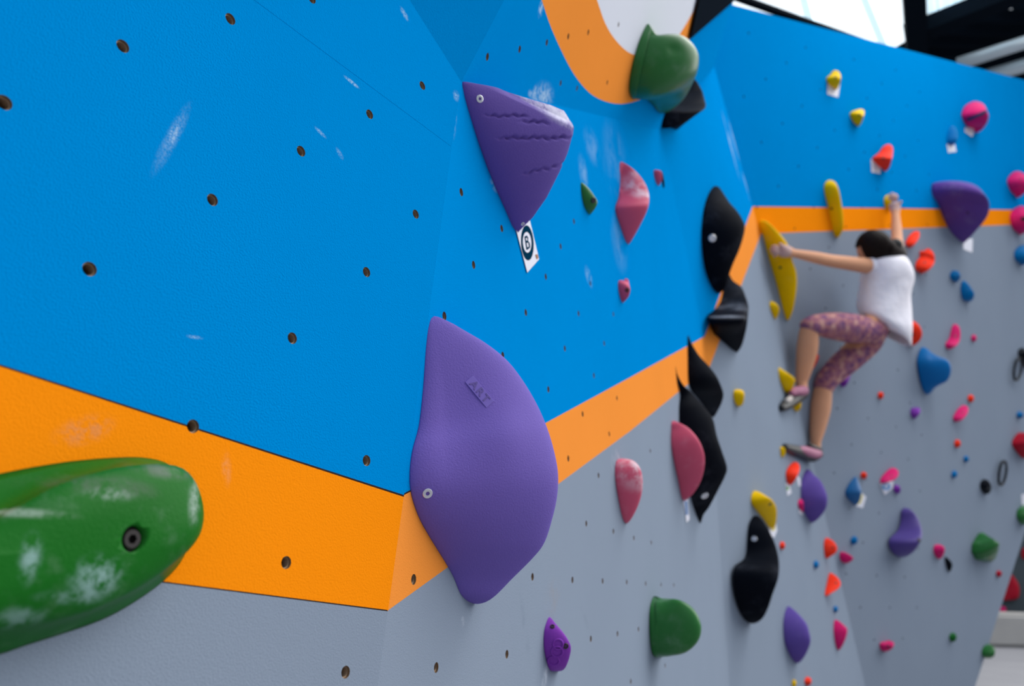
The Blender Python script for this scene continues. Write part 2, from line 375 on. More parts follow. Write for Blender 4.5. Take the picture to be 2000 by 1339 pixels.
def fin_bm(pl, Lc, Rc, c=0.5, e=0.8, steep=0.6, flat=0.5, M_=44, Nf=22, Nb=8, deform=None, hmin=0.0):
    bm = bmesh.new(); Ls, Rs = resample(Lc, M_), resample(Rc, M_); rows = []
    n, a, d = pl.n, pl.a, pl.d
    for Lq, Rq in zip(Ls, Rs):
        A = pl.hit(Lq.x, Lq.y); r = ray(Rq.x, Rq.y)
        den = r.dot(a) - c * r.dot(n); Z = (A.dot(a) - c * d) / den
        R = r * Z; h = n.dot(R) - d
        if h < 0.0003 or Z <= 0: R = pl.hit(Rq.x, Rq.y) + n * 0.0003; h = 0.0003
        vd = r.normalized(); wl = (R - A).length; g = vd * (wl * 0.30 * flat)
        foot = R - n * h + a * (e * h + 0.002)
        row = []
        P1_ = A + n * (h * steep)
        for k in range(Nf + 1): row.append(bez(A, P1_, R - g, R, k / Nf))
        for k in range(1, Nb + 1): row.append(bez(R, R + vd * (e * h * 0.35), foot + n * (h * 0.45), foot, k / Nb))
        rows.append(row)
    vs = []
    for i, row in enumerate(rows):
        vr = []
        for k, p in enumerate(row):
            if deform:
                x, y = proj(p); kk = k / Nf; dd = deform(x, y, k / (Nf + Nb)) * (1 if deform is cracks or deform is dish else max(0, min(1, (0.80 - kk) / 0.35))); p = p + n * dd
            vr.append(bm.verts.new(W(p)))
        vs.append(vr)
    for i in range(len(vs) - 1):
        for k in range(Nf + Nb): bm.faces.new((vs[i][k], vs[i][k + 1], vs[i + 1][k + 1], vs[i + 1][k]))
    for row in (vs[0], vs[-1]):
        try: bm.faces.new(row)
        except ValueError: pass
    try: bm.faces.new([r[0] for r in vs] + [r[-1] for r in reversed(vs)])
    except ValueError: pass
    bmesh.ops.remove_doubles(bm, verts=bm.verts, dist=1e-5); bmesh.ops.recalc_face_normals(bm, faces=bm.faces)
    return bm
def bvh_of(o):
    me = o.data; return BVHTree.FromPolygons([v.co.copy() for v in me.vertices], [tuple(p.vertices) for p in me.polygons])
CW = W(Vector((0, 0, 0)))
def surf(o, x, y):
    h = bvh_of(o).ray_cast(CW, Wd(ray(x, y)).normalized())
    if h[0] is None: return None
    nn = h[1].normalized()
    if nn.dot(h[0] - CW) > 0: nn = -nn
    return h[0], nn
def frame_at(p, nn, up=Vector((0, 0, 1))):
    x = up.cross(nn).normalized(); y = nn.cross(x)
    return Matrix(((x.x, y.x, nn.x, p.x), (x.y, y.y, nn.y, p.y), (x.z, y.z, nn.z, p.z), (0, 0, 0, 1)))
def lathe(bm, prof, n=20, hexi=()):
    rings = []
    for r, h in prof: rings.append([bm.verts.new((max(r, 1e-5) * math.cos(2 * math.pi * i / n), max(r, 1e-5) * math.sin(2 * math.pi * i / n), h)) for i in range(n)])
    for a in range(len(rings) - 1):
        for i in range(n): bm.faces.new((rings[a][i], rings[a][(i + 1) % n], rings[a + 1][(i + 1) % n], rings[a + 1][i]))
    return rings
def bolt(parent, x, y, r, m=None, sink=0.3, name='bolt', nrm=None):
    s = surf(parent, x, y)
    if not s: return
    p, nn = s
    if nrm: nn = nrm
    bm = bmesh.new()
    lathe(bm, [(r, -r * 0.8), (r, r * sink * 0.6), (r * 0.9, r * sink), (r * 0.4, r * sink), (r * 0.36, r * sink - r * (0.5 if r < 0.0056 or m is None else 0.08)), (0, r * sink - r * (0.5 if r < 0.0056 or m is None else 0.08))])
    bmesh.ops.remove_doubles(bm, verts=bm.verts, dist=1e-6); bmesh.ops.recalc_face_normals(bm, faces=bm.faces)
    o = mk(name, bm, m or M_DARK, parent, smooth=False); o.matrix_world = frame_at(p, nn); return o
HC = {'yellow': (1.0, 0.60, 0.002, 1), 'red': (1.0, 0.045, 0.015, 1), 'pink': (0.74, 0.018, 0.16, 1), 'rose': (0.68, 0.10, 0.18, 1), 'purple': (0.135, 0.085, 0.37, 1), 'violet': (0.24, 0.05, 0.42, 1),
      'blue': (0.002, 0.16, 0.43, 1), 'green': (0.012, 0.14, 0.025, 1), 'black': (0.005, 0.007, 0.011, 1), 'crimson': (0.45, 0.012, 0.03, 1)}
HM = {}
for k, c in HC.items():
    HM[k] = mat(k + '_hold_resin', c, 0.5 if k not in ('purple',) else 0.65, 0.05, grain=220, gstr=0.25, gdist=0.0015, blot=0.15, bscale=30,
                chalkall={'black': 0.16, 'rose': 0.12}.get(k, 0.06), chalkscale=18)
def hold(outline, col, label, pl=None, c=0.5, e=0.8, steep=0.6, flat=0.5, sharp=False, bolts=(), br=0.008, group=None, m=None, deform=None, res=(44, 22, 8), name='climbing_hold', tb=None, bm_=None, cat='climbing hold', soft=0):
    Lc, Rc = split_outline(outline, sharp, tb); q = Lc[len(Lc) // 2]
    if pl is None: pl = 'near' if q.x + 4 < 1395 + 0.247 * (q.y - 130) else P5
    if pl == 'near': pl = near_plane(q.x + 4, q.y)
    bm = fin_bm(pl, Lc, Rc, c, e, steep, flat, *res, deform=deform)
    for _ in range(soft): bmesh.ops.smooth_vert(bm, verts=bm.verts, factor=0.5, use_axis_x=True, use_axis_y=True, use_axis_z=True)
    o = mk(name, bm, m or HM[col]); tag(o, label, cat, group or {'rose': 'pink', 'violet': 'purple', 'crimson': 'red'}.get(col, col) + ' climbing holds')
    for b in bolts: bolt(o, b[0], b[1], b[2] if len(b) > 2 else br, b[3] if len(b) > 3 else bm_ or M_DARK)
    return o
def oval(cx, cy, rx, ry, rot=0, n=12, k=0.0):
    out = []
    for i in range(n):
        t = 2 * math.pi * i / n; f = 1 + k * math.sin(3 * t + cx)
        x, y = rx * f * math.cos(t), ry * f * math.sin(t); r = math.radians(rot)
        out.append((cx + x * math.cos(r) - y * math.sin(r), cy + x * math.sin(r) + y * math.cos(r)))
    return out
def slab(name, pl, pts, h0, h1, m, parent=None):
    bm = bmesh.new(); lo = [bm.verts.new(W(pl.off(h0).hit(*p))) for p in pts]; hi = [bm.verts.new(W(pl.off(h1).hit(*p))) for p in pts]; n = len(pts)
    bm.faces.new(lo); bm.faces.new(hi)
    for i in range(n): bm.faces.new((lo[i], lo[(i + 1) % n], hi[(i + 1) % n], hi[i]))
    bmesh.ops.recalc_face_normals(bm, faces=bm.faces); return mk(name, bm, m, parent, smooth=False)
M_PAPER = mat('tag_paper', (0.66, 0.67, 0.76, 1), 0.6)
def paper(pts, label, pl=None, m=None, prints=()):
    pl = pl or ('near' if pts[0][0] < 1395 + 0.247 * (pts[0][1] - 130) else P5); pl = near_plane(*pts[0]) if pl == 'near' else pl; o = slab('route_tag', pl, pts, 0.0002, 0.0018, m or M_PAPER); tag(o, label, 'tag', 'paper route tags')
    for k, (pp, mm, nm) in enumerate(prints): slab(nm, pl, pp, 0.0018, 0.0020 + 0.00012 * k, mm, o)
    return o
def hitpt(o, x, y):
    s = surf(o, x, y); return s[0] if s else None
def sphpatch(p, ax1, ax2, st, ns, col=(0.72, 0.74, 0.78, 1)): return (p, ax1, ax2, st, ns, col)

# ---- the big purple dish across the corner of the near wall
rt, uw = Wd(Vector((1, 0, 0))), Vector((0, 0, 1))
M_PURP = mat('purple_textured_resin', (0.165, 0.112, 0.44, 1), 0.65, 0.08, grain=520, gstr=0.55, gdist=0.0012, blot=0.12, bscale=12)
def dish_body(x, y, k):
    return -0.006 * math.exp(-(((x - 895) / 60) ** 2 + ((y - 820) / 120) ** 2)) * min(1, 4 * k) + 0.005 * math.exp(-(((x - 985) / 50) ** 2 + ((y - 840) / 70) ** 2))
dsh = hold([(848, 617), (880, 629), (905, 643), (950, 670), (990, 703), (1020, 742), (1048, 790), (1068, 835), (1082, 880), (1090, 925), (1088, 970), (1078, 1015), (1063, 1060), (1040, 1090), (1000, 1130), (965, 1165), (940, 1178), (918, 1176), (900, 1160), (885, 1125), (868, 1095), (840, 1050), (818, 1010), (803, 965), (800, 925), (805, 880), (818, 830), (826, 760), (832, 680), (838, 635)],
    'purple', 'large smooth purple dish-shaped hold across the near corner, with a raised nameplate', PL, c=1.6, e=0.25, steep=0.2, flat=0.55, m=M_PURP, res=(90, 50, 8), deform=dish, tb=((848, 617), (925, 1178)))
bolt(dsh, 835, 963, 0.0052, M_SILVER, 0.15)
# nameplate with raised letters, their shade put into a darker purple
s0 = surf(dsh, 936, 765)
if s0:
    p0, nn0 = s0; pa = surf(dsh, 915, 742)[0]; pb = surf(dsh, 952, 787)[0]
    xd = (pb - pa); ln = xd.length; xd = (xd - nn0 * xd.dot(nn0)).normalized(); yd = nn0.cross(xd)
    Mx = Matrix(((xd.x, yd.x, nn0.x, p0.x), (xd.y, yd.y, nn0.y, p0.y), (xd.z, yd.z, nn0.z, p0.z), (0, 0, 0, 1)))
    bm = bmesh.new(); bmesh.ops.create_cube(bm, size=1); bmesh.ops.scale(bm, vec=(ln * 1.12, ln * 0.40, 0.0026), verts=bm.verts)
    bmesh.ops.bevel(bm, geom=bm.edges[:], offset=0.0003, segments=1, affect='EDGES')
    plate = mk('nameplate', bm, mat('purple_plate', (0.19, 0.135, 0.48, 1), 0.55, 0.1), dsh, smooth=False); plate.matrix_world = Mx
    cu = bpy.data.curves.new('lettering', 'FONT'); cu.body = 'ART'; cu.size = ln * 0.40; cu.extrude = 0.0003; cu.align_x = 'CENTER'; cu.align_y = 'CENTER'; cu.offset = 0.0003; cu.space_character = 1.25
    to = bpy.data.objects.new('tmp', cu); COL.objects.link(to); dg = bpy.context.evaluated_depsgraph_get(); me = bpy.data.meshes.new_from_object(to.evaluated_get(dg)); bpy.data.objects.remove(to)
    me.materials.clear(); me.materials.append(mat('shaded_purple_letters', (0.105, 0.066, 0.30, 1), 0.6)); lo = bpy.data.objects.new('lettering', me); COL.objects.link(lo); lo.parent = plate
    lo.matrix_parent_inverse = Matrix.Identity(4); lo.location = (0, 0, 0.0014)
# ---- upper purple triangular hold with ledge
def cracks_body(x, y, k):
    d = 0.0
    for (x0, x1, yy, sl, amp, ww) in ((940, 1035, 226, 0.0, 0.0035, 2.2), (1010, 1075, 238, 0.06, 0.004, 2.5), (965, 1118, 269, 0.0, 0.0045, 2.6), (1010, 1105, 331, -0.24, 0.0035, 2.4)):
        if x0 < x < x1:
            yc_ = yy + sl * (x - (x0 + x1) / 2) + 1.6 * math.sin(x * 0.33) + 1.0 * math.sin(x * 0.13)
            env = min(1, (x - x0) / 30) * min(1, (x1 - x) / 12) * (0.6 + 0.4 * math.sin(x * 0.21) ** 2)
            d -= 1.5 * amp * env * math.exp(-((y - yc_) / ww) ** 2)
    yl = 172 + (x - 955) * 0.46
    if x > 950: d -= 0.005 * max(0, min(1, (yl - y) / 12)) * min(1, (x - 950) / 50)
    return d
Lt = [Vector(p) for p in ((903, 160), (903, 166), (905, 176), (908, 190), (914, 212), (924, 245), (936, 283), (952, 328), (970, 372), (988, 412), (1000, 440), (1008, 452))]
Rt = [Vector(p) for p in ((912, 160), (975, 171), (1035, 190), (1080, 203), (1108, 215), (1122, 238), (1119, 262), (1108, 300), (1093, 335), (1068, 385), (1040, 425), (1012, 453))]
bm = fin_bm(PU, Lt, Rt, c=0.9, e=0.5, steep=0.45, flat=0.35, M_=210, Nf=90, Nb=10, deform=cracks)
trp = mk('climbing_hold', bm, M_PURP)
tag(trp, 'purple triangular hold with cracks and a chalky ledge, above the white paper tag', 'climbing hold', 'purple climbing holds')
pt = hitpt(trp, 1095, 222) or W(PU.hit(1095, 222)); pt2 = hitpt(trp, 1060, 205) or pt
trp.data.materials.clear(); trp.data.materials.append(mat('purple_chalked_resin', (0.135, 0.085, 0.36, 1), 0.65, 0.08, grain=520, gstr=0.5, gdist=0.0012, blot=0.12, bscale=12,
    chalk=[(pt, rt * 0.055, uw * 0.026, 1.0, 60, (0.72, 0.70, 0.88, 1)), (pt, rt * 0.03, uw * 0.016, 1.0, 20, (0.78, 0.76, 0.92, 1)), (pt2, rt * 0.05, uw * 0.014, 0.9, 140, (0.66, 0.64, 0.8, 1))]))
bolt(trp, 937, 193, 0.0050, M_SILVER, 0.15); bolt(trp, 1021, 437, 0.003, M_SILVER, 0.15)
# ---- white paper tag with the dark round badge under it
M_NAVY = mat('badge_navy', (0.002, 0.030, 0.065, 1), 0.7, 0.0)
ct = PU.hit(1030, 482)
def tagell(ru, rv, dx=0, dy=0, n=28):   # ellipse in the tag's own skew, from its corner pixels
    return [(1029.5 + dx + ru * 12.0 * math.cos(t) + rv * 5.0 * math.sin(t), 476 + dy - ru * 12.0 * 0.9 * math.cos(t) + rv * 32 * math.sin(t)) for t in [2 * math.pi * i / n for i in range(n)]]
PTG = PL
ptag = paper([(1006, 440), (1033, 422), (1053, 506), (1030, 532)], 'white paper tag with a dark round badge, under the purple triangular hold', PTG,
      prints=[([(1030 + 12 * math.cos(t) + 3.5 * math.sin(t), 474 - 5 * math.cos(t) + 34 * math.sin(t)) for t in [2 * math.pi * i / 28 for i in range(28)]], M_NAVY, 'dark_badge'),
              ([(1029.5 + 8 * math.cos(t) + 2.2 * math.sin(t), 473 - 3 * math.cos(t) + 20 * math.sin(t)) for t in [2 * math.pi * i / 28 for i in range(28)]], M_PAPER, 'white_disc'),
              ([(1024, 462), (1029, 459.5), (1032, 464), (1031.5, 470), (1035, 475), (1035.5, 483), (1031, 487), (1028, 488)], M_NAVY, 'badge_letter'),
              ([(1027, 465), (1029.5, 464), (1030, 469), (1027.8, 470)], M_PAPER, 'letter_gap'), ([(1028.6, 474), (1031.6, 474), (1032.8, 481), (1030, 483)], M_PAPER, 'letter_gap'),
              ([(1046, 497), (1050, 496), (1052, 503), (1049, 506)], mat('rust_spot', (0.35, 0.13, 0.05, 1), 0.7), 'rust_mark')])

# ---- big green hold at the lower left, on the near wall
GCH = (0.36, 0.46, 0.40, 1)
def green_big():
    pl = P1
    # silhouette on the wall and front plateau, in pixels; the plateau sits HH in front of the wall
    base = [(-260, 1010), (-120, 945), (0, 918), (80, 904), (165, 894), (260, 890), (318, 898), (345, 915), (362, 950), (372, 1000), (372, 1050), (358, 1092), (326, 1130), (274, 1170), (204, 1210), (120, 1240), (50, 1262), (-20, 1285), (-140, 1300), (-260, 1290)]
    front = [(-300, 1120), (-160, 1090), (-40, 1030), (60, 968), (130, 935), (220, 912), (310, 902), (358, 908), (385, 935), (402, 985), (400, 1030), (382, 1062), (345, 1095), (300, 1130), (240, 1165), (180, 1192), (100, 1212), (0, 1226), (-150, 1262), (-300, 1270)]
    n = 120; Bp = spline(base, n + 1, True)[:-1]; Fp = spline(front, n + 1, True)[:-1]
    HH = 0.036; bm = bmesh.new(); rings = []
    top = pl.off(HH)
    cen = top.hit(130, 1070)
    for i in range(n):
        b = pl.hit(*Bp[i]); f = top.hit(*Fp[i]); col = []
        for k in range(9):   # side wall, slightly waisted (a groove runs along the upper side)
            t = k / 8; p = b.lerp(f, t); upper = max(0, 1 - abs((Bp[i].y - 920)) / 60) * (1 if Bp[i].x < 260 else 0)
            dirc = (cen - p); dirc -= pl.n * dirc.dot(pl.n)
            p = p + dirc.normalized() * (math.sin(math.pi * t) * (0.002 + 0.006 * upper)); col.append(p)
        for k in range(1, 15):  # rounded shoulder and gently domed front
            t = k / 14; p = f.lerp(cen, t); hgt = 0.012 * (1 - (1 - t) ** 3.2); col.append(p + pl.n * hgt)
        rings.append(col)
    vs = [[bm.verts.new(W(p)) for p in c] for c in rings]
    for i in range(n):
        j = (i + 1) % n
        for k in range(len(vs[0]) - 1): bm.faces.new((vs[i][k], vs[j][k], vs[j][k + 1], vs[i][k + 1]))
    bm.faces.new([v[0] for v in vs])
    bmesh.ops.remove_doubles(bm, verts=bm.verts, dist=1e-5); bmesh.ops.recalc_face_normals(bm, faces=bm.faces)
    for _ in range(2): bmesh.ops.smooth_vert(bm, verts=bm.verts, factor=0.5, use_axis_x=True, use_axis_y=True, use_axis_z=True)
    o = mk('climbing_hold', bm, M_DARK); tag(o, 'big chalky green hold at the left edge, fixed with one dark bolt', 'climbing hold', 'green climbing holds')
    q = lambda x, y: hitpt(o, x, y) or W(top.hit(x, y))
    A, U = Wd(pl.a), Wd(pl.up)
    o.data.materials.clear(); o.data.materials.append(mat('green_chalked_resin', (0.007, 0.125, 0.010, 1), 0.42, 0.08, grain=420, gstr=0.35, gdist=0.0009, blot=0.2, bscale=25, coat=0.03, chalkall=0.12, chalkscale=45, chalkcol=GCH, chalk=[
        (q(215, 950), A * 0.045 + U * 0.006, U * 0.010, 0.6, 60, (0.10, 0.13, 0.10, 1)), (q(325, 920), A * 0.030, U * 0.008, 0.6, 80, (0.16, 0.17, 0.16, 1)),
        (q(380, 980), A * 0.008, U * 0.022, 0.7, 90, GCH), (q(190, 1130), A * 0.022, U * 0.018, 0.8, 90, (0.28, 0.44, 0.42, 1)), (q(60, 1090), A * 0.008, U * 0.018, 0.75, 90, (0.28, 0.44, 0.42, 1)),
        (q(215, 965), A * 0.014 - U * 0.010, U * 0.006, 0.45, 120, GCH), (q(150, 1165), A * 0.03, U * 0.006, 0.5, 80, (0.28, 0.44, 0.42, 1)), (q(30, 1000), A * 0.025 + U * 0.018, U * 0.004, 0.7, 90, (0.32, 0.42, 0.34, 1)), (q(40, 1205), A * 0.02, U * 0.008, 0.5, 90, (0.28, 0.44, 0.42, 1))]))
    s = surf(o, 262, 1052)
    if s:
        p, nn = s; bmb = bmesh.new(); r = 0.0086
        bmesh.ops.create_cone(bmb, cap_ends=True, segments=40, radius1=r * 0.94, radius2=r * 1.04, depth=0.02)
        cut_ = mk('cutter', bmb, M_DARK); cut_.matrix_world = frame_at(p + nn * 0.003, nn)
        bmod = o.modifiers.new('hole', 'BOOLEAN'); bmod.object = cut_; bmod.operation = 'DIFFERENCE'; bmod.solver = 'EXACT'
        bpy.context.view_layer.update(); dg = bpy.context.evaluated_depsgraph_get(); nm = bpy.data.meshes.new_from_object(o.evaluated_get(dg)); o.modifiers.clear(); o.data = nm; bpy.data.objects.remove(cut_)
        bmb = bmesh.new(); lathe(bmb, [(0.0082, -0.0068), (0.0082, -0.0056), (0.0, -0.0056)], 28); bmesh.ops.recalc_face_normals(bmb, faces=bmb.faces)
        cup = mk('hole_shade_disc', bmb, mat('black_hole_shade', (0.006, 0.006, 0.007, 1), 0.4, 0.2), o, smooth=False); cup.matrix_world = frame_at(p, nn)  # black disc at the bottom of the bolt hole, recess shade as colour
        bmb = bmesh.new(); rr = 0.0062
        rings = lathe(bmb, [(rr, -0.003), (rr, 0.0012), (rr * 0.88, 0.0022), (rr * 0.55, 0.0022)], 24)
        hexo = [bmb.verts.new((rr * 0.5 * math.cos(math.pi / 3 * i), rr * 0.5 * math.sin(math.pi / 3 * i), 0.0022)) for i in range(6)]
        hexd = [bmb.verts.new((v.co.x, v.co.y, -0.002)) for v in hexo]
        for i in range(6):
            bmb.faces.new((hexo[i], hexo[(i + 1) % 6], hexd[(i + 1) % 6], hexd[i]))
            bmb.faces.new((rings[3][4 * i], rings[3][4 * i + 1], rings[3][4 * i + 2], hexo[i])); bmb.faces.new((rings[3][4 * i + 2], rings[3][4 * i + 3], rings[3][(4 * i + 4) % 24], hexo[(i + 1) % 6], hexo[i]))
        bmb.faces.new(hexd); bmesh.ops.recalc_face_normals(bmb, faces=bmb.faces)
        h = mk('bolt', bmb, mat('oiled_bolt', (0.035, 0.03, 0.03, 1), 0.4, 0.3, metal=0.3, blot=0.5, bscale=500), o, smooth=False); h.matrix_world = frame_at(p - nn * 0.0036, nn)
    return o
green_big()

# ---- holds on the middle wall
S = (M_SILVER,)
gm = mat('glossy_green_resin', (0.020, 0.155, 0.030, 1), 0.35, 0.22, grain=200, gstr=0.15, gdist=0.0012, blot=0.2, bscale=18, chalkall=0.18, chalkscale=12, chalkcol=GCH, coat=0.06)
hold([(1134, 357), (1142, 360), (1152, 370), (1162, 384), (1167, 394), (1163, 406), (1152, 418), (1145, 412), (1139, 398), (1135, 378)], 'green', 'small dark green hold between the purple triangle and the tall pink hold', PL, c=0.9, m=gm, bolts=[(1159, 391, 0.006)])
rosem = mat('pink_chalked_resin', HC['rose'], 0.5, 0.15, grain=260, gstr=0.25, gdist=0.0014, blot=0.12, bscale=20, chalkall=0.10, chalkscale=25, chalkcol=(0.85, 0.6, 0.68, 1),
    chalk=[(W(PU.hit(1255, 372) + PU.n * 0.04), rt * 0.05, uw * 0.06, 0.8, 22, (0.82, 0.58, 0.66, 1)), (W(PL.hit(1228, 930) + PL.n * 0.02), rt * 0.09, uw * 0.06, 0.9, 30, (0.85, 0.66, 0.72, 1)), (W(PL.hit(1345, 842) + PL.n * 0.02), rt * 0.09, uw * 0.02, 0.7, 14, (0.85, 0.6, 0.68, 1))])
def ridge(x, y, k): return -0.020 * math.exp(-(((x - 1224) / 10) ** 2 + ((y - 352) / 26) ** 2))
wedge = hold([(1211, 318), (1222, 320), (1240, 333), (1256, 352), (1265, 370), (1268, 388), (1264, 410), (1250, 440), (1236, 465), (1229, 475), (1222, 470), (1212, 442), (1203, 415), (1202, 402), (1209, 382), (1211, 350)], 'rose', 'tall pink wedge hold with chalk on its edge, on the blue panel', PU, c=0.7, m=rosem, deform=ridge, res=(70, 30, 8), steep=0.5, flat=0.3)
wq = hitpt(wedge, 1252, 372)
if wq: wedge.data.materials[0] = mat('pink_wedge_resin', HC['rose'], 0.5, 0.1, grain=260, gstr=0.25, gdist=0.0014, blot=0.12, bscale=20, chalk=[(wq, rt * 0.045 + uw * 0.02, uw * 0.055, 0.9, 26, (0.86, 0.62, 0.70, 1)), (hitpt(wedge, 1238, 338) or wq, rt * 0.02, uw * 0.02, 0.6, 30, (0.86, 0.62, 0.70, 1))])
hold([(1210, 547), (1216, 550), (1221, 544), (1227, 546), (1229, 556), (1231, 566), (1228, 578), (1221, 587), (1216, 590), (1212, 582), (1208, 565), (1207, 552)], 'rose', 'small pink hold with a notched top, low on the blue panel', PL, c=0.7, bolts=[(1225, 566, 0.005)])
hold([(1277, 333), (1286, 332), (1292, 336), (1293, 350), (1291, 356), (1288, 360), (1283, 358), (1279, 348)], 'rose', 'tiny pink hold beside a black one, high on the blue panel', 'near', c=0.6)
hold([(1291, 334), (1294, 338), (1297, 350), (1298, 362), (1296, 367), (1293, 358), (1292, 345)], 'black', 'thin black hold pressed against the tiny pink one', 'near', c=0.6)
bk = mat('black_chalked_resin', (0.0045, 0.006, 0.010, 1), 0.6, 0.015, grain=260, gstr=0.35, gdist=0.002, chalkall=0.22, chalkscale=9, chalkcol=(0.09, 0.10, 0.13, 1))
def dark(outline, label, pl, **k): return hold(outline, 'black', label, pl, m=k.pop('m', bk), **k)
dark([(1394, 364), (1404, 365), (1413, 377), (1425, 395), (1440, 412), (1450, 428), (1455, 442), (1452, 462), (1443, 490), (1432, 515), (1423, 540), (1418, 558), (1408, 571), (1398, 570), (1386, 552), (1376, 522), (1371, 485), (1370, 450), (1374, 410), (1383, 380)], 'tall black leaf-shaped hold with a shiny bolt, beside the orange corner', 'near', c=0.9, flat=0.7, bolts=[(1391, 465, 0.015, M_SILVER)], res=(60, 26, 8))
def fold2(x, y, k): return 0.05 * math.exp(-((y - (636 - (x - 1375) * 0.18)) / 16) ** 2) - 0.03 * math.exp(-((y - (598 - (x - 1375) * 0.10)) / 16) ** 2)
fh = dark([(1421, 533), (1432, 548), (1448, 560), (1456, 578), (1462, 598), (1461, 615), (1458, 640), (1450, 672), (1440, 688), (1428, 695), (1414, 688), (1400, 668), (1388, 650), (1376, 638), (1373, 625), (1380, 616), (1395, 605), (1405, 590), (1412, 565)], 'black folded hold with a grey chalky shelf, over the orange band', 'near', c=0.9, deform=fold2, res=(60, 26, 8), flat=0.6,
     )
fp = hitpt(fh, 1432, 598); fp2 = hitpt(fh, 1415, 618)
fh.data.materials[0] = mat('black_shelf_resin', (0.0045, 0.006, 0.010, 1), 0.55, 0.015, grain=260, gstr=0.35, gdist=0.002, chalkall=0.2, chalkscale=9, chalkcol=(0.09, 0.10, 0.13, 1), chalk=[(fp, rt * 0.075 + uw * 0.04, uw * 0.09 - rt * 0.03, 0.9, 4, (0.20, 0.22, 0.26, 1)), (fp2, rt * 0.10 + uw * 0.03, uw * 0.02, 0.9, 6, (0.26, 0.28, 0.32, 1))])
dark([(1343, 655), (1352, 672), (1365, 693), (1385, 715), (1400, 735), (1409, 755), (1413, 770), (1410, 785), (1402, 802), (1392, 815), (1380, 800), (1362, 776), (1350, 762), (1344, 740), (1343, 700)], 'black pointed hold above the pink dome, crossing the orange band', 'near', c=1.0, flat=0.7, sharp=False, res=(60, 26, 8))
dark([(1319, 712), (1323, 730), (1335, 752), (1350, 765), (1372, 790), (1392, 817), (1400, 850), (1410, 880), (1420, 912), (1416, 930), (1402, 958), (1385, 990), (1374, 1005), (1368, 1022), (1360, 1005), (1350, 975), (1342, 940), (1334, 900), (1328, 860), (1326, 800), (1328, 770), (1322, 745)], 'long black horned hold behind the pink dome, with a shiny bolt', 'near', c=1.0, flat=0.7, bolts=[(1376, 967, 0.013, M_SILVER)], res=(70, 26, 8))
hold([(1313, 822), (1328, 826), (1345, 836), (1360, 852), (1370, 870), (1376, 892), (1375, 915), (1368, 940), (1355, 962), (1345, 972), (1337, 978), (1331, 970), (1325, 940), (1317, 905), (1311, 870), (1311, 840)], 'rose', 'smooth pink half-dome hold in front of the long black hold', PL, c=0.35, e=0.6, m=rosem, res=(60, 26, 8))
hold([(1205, 898), (1220, 895), (1238, 900), (1250, 914), (1255, 935), (1254, 960), (1247, 985), (1236, 1008), (1226, 1021), (1219, 1018), (1213, 1000), (1207, 970), (1202, 940), (1201, 915)], 'rose', 'chalk-dusted pink rounded hold on grey, below the orange band', PL, c=0.6, m=rosem, res=(60, 26, 8))
vio = hold([(1071, 1206), (1077, 1207), (1086, 1218), (1098, 1232), (1108, 1246), (1115, 1262), (1113, 1280), (1106, 1300), (1098, 1309), (1085, 1310), (1074, 1308), (1067, 1290), (1062, 1262), (1063, 1230)], 'violet', 'bright violet hold with two dark screw holes, at the bottom of the grey panel', PL, c=0.5, bolts=[(1079, 1223, 0.0035), (1105, 1261, 0.004)], res=(60, 30, 8))
# round boss rings moulded in the violet hold
for (cx, cy, rr) in ((1090, 1258, 0.007), (1088, 1272, 0.008), (1081, 1290, 0.008)):
    s = surf(vio, cx, cy)
    if s:
        bm = bmesh.new(); n = 20; q = 6; rg = []
        for i in range(n):
            t = 2 * math.pi * i / n; rg.append([bm.verts.new(((rr + 0.0014 * math.cos(u)) * math.cos(t), (rr + 0.0014 * math.cos(u)) * math.sin(t), 0.0011 * math.sin(u))) for u in [2 * math.pi * k / q for k in range(q)]])
        for i in range(n):
            for k in range(q): bm.faces.new((rg[i][k], rg[(i + 1) % n][k], rg[(i + 1) % n][(k + 1) % q], rg[i][(k + 1) % q]))
        o = mk('moulded_ring', bm, HM['violet'], vio); o.matrix_world = frame_at(s[0], s[1])
# green domes on a flange
def dome(flange, domeo, label, pl, c=0.2):
    r = hold(flange, 'green', label, pl, c=1.2, m=gm, steep=0.2, e=0.5, res=(60, 16, 8))
    Lc, Rc = split_outline(domeo); bm = fin_bm(pl, Lc, Rc, c, 0.9, 0.5, 0.8, 60, 30, 10)
    mk('rounded_dome', bm, gm, r); return r
def groove1(x, y, k): return -0.016 * math.exp(-((x - 1293) / 6) ** 2) + 0.004 * math.exp(-((x - 1281) / 6) ** 2)
def groove2(x, y, k): return -0.030 * math.exp(-((x - (1281 - (y - 70) * 0.22)) / 7) ** 2) - 0.010 * math.exp(-(((x - 1318) / 12) ** 2 + ((y - 96) / 10) ** 2))
hold([(1275, 1166), (1286, 1165), (1296, 1171), (1306, 1170), (1318, 1169), (1335, 1174), (1352, 1186), (1364, 1203), (1370, 1225), (1366, 1247), (1352, 1265), (1334, 1276), (1312, 1280), (1298, 1279), (1292, 1284), (1282, 1284), (1273, 1276), (1268, 1240), (1268, 1195)],
     'green', 'glossy green dome hold with a flared rim, low on the grey panel', PL, c=0.25, e=0.9, steep=0.7, flat=0.8, m=gm, deform=groove1, res=(80, 60, 10), soft=2, tb=((1277, 1166), (1290, 1284)))
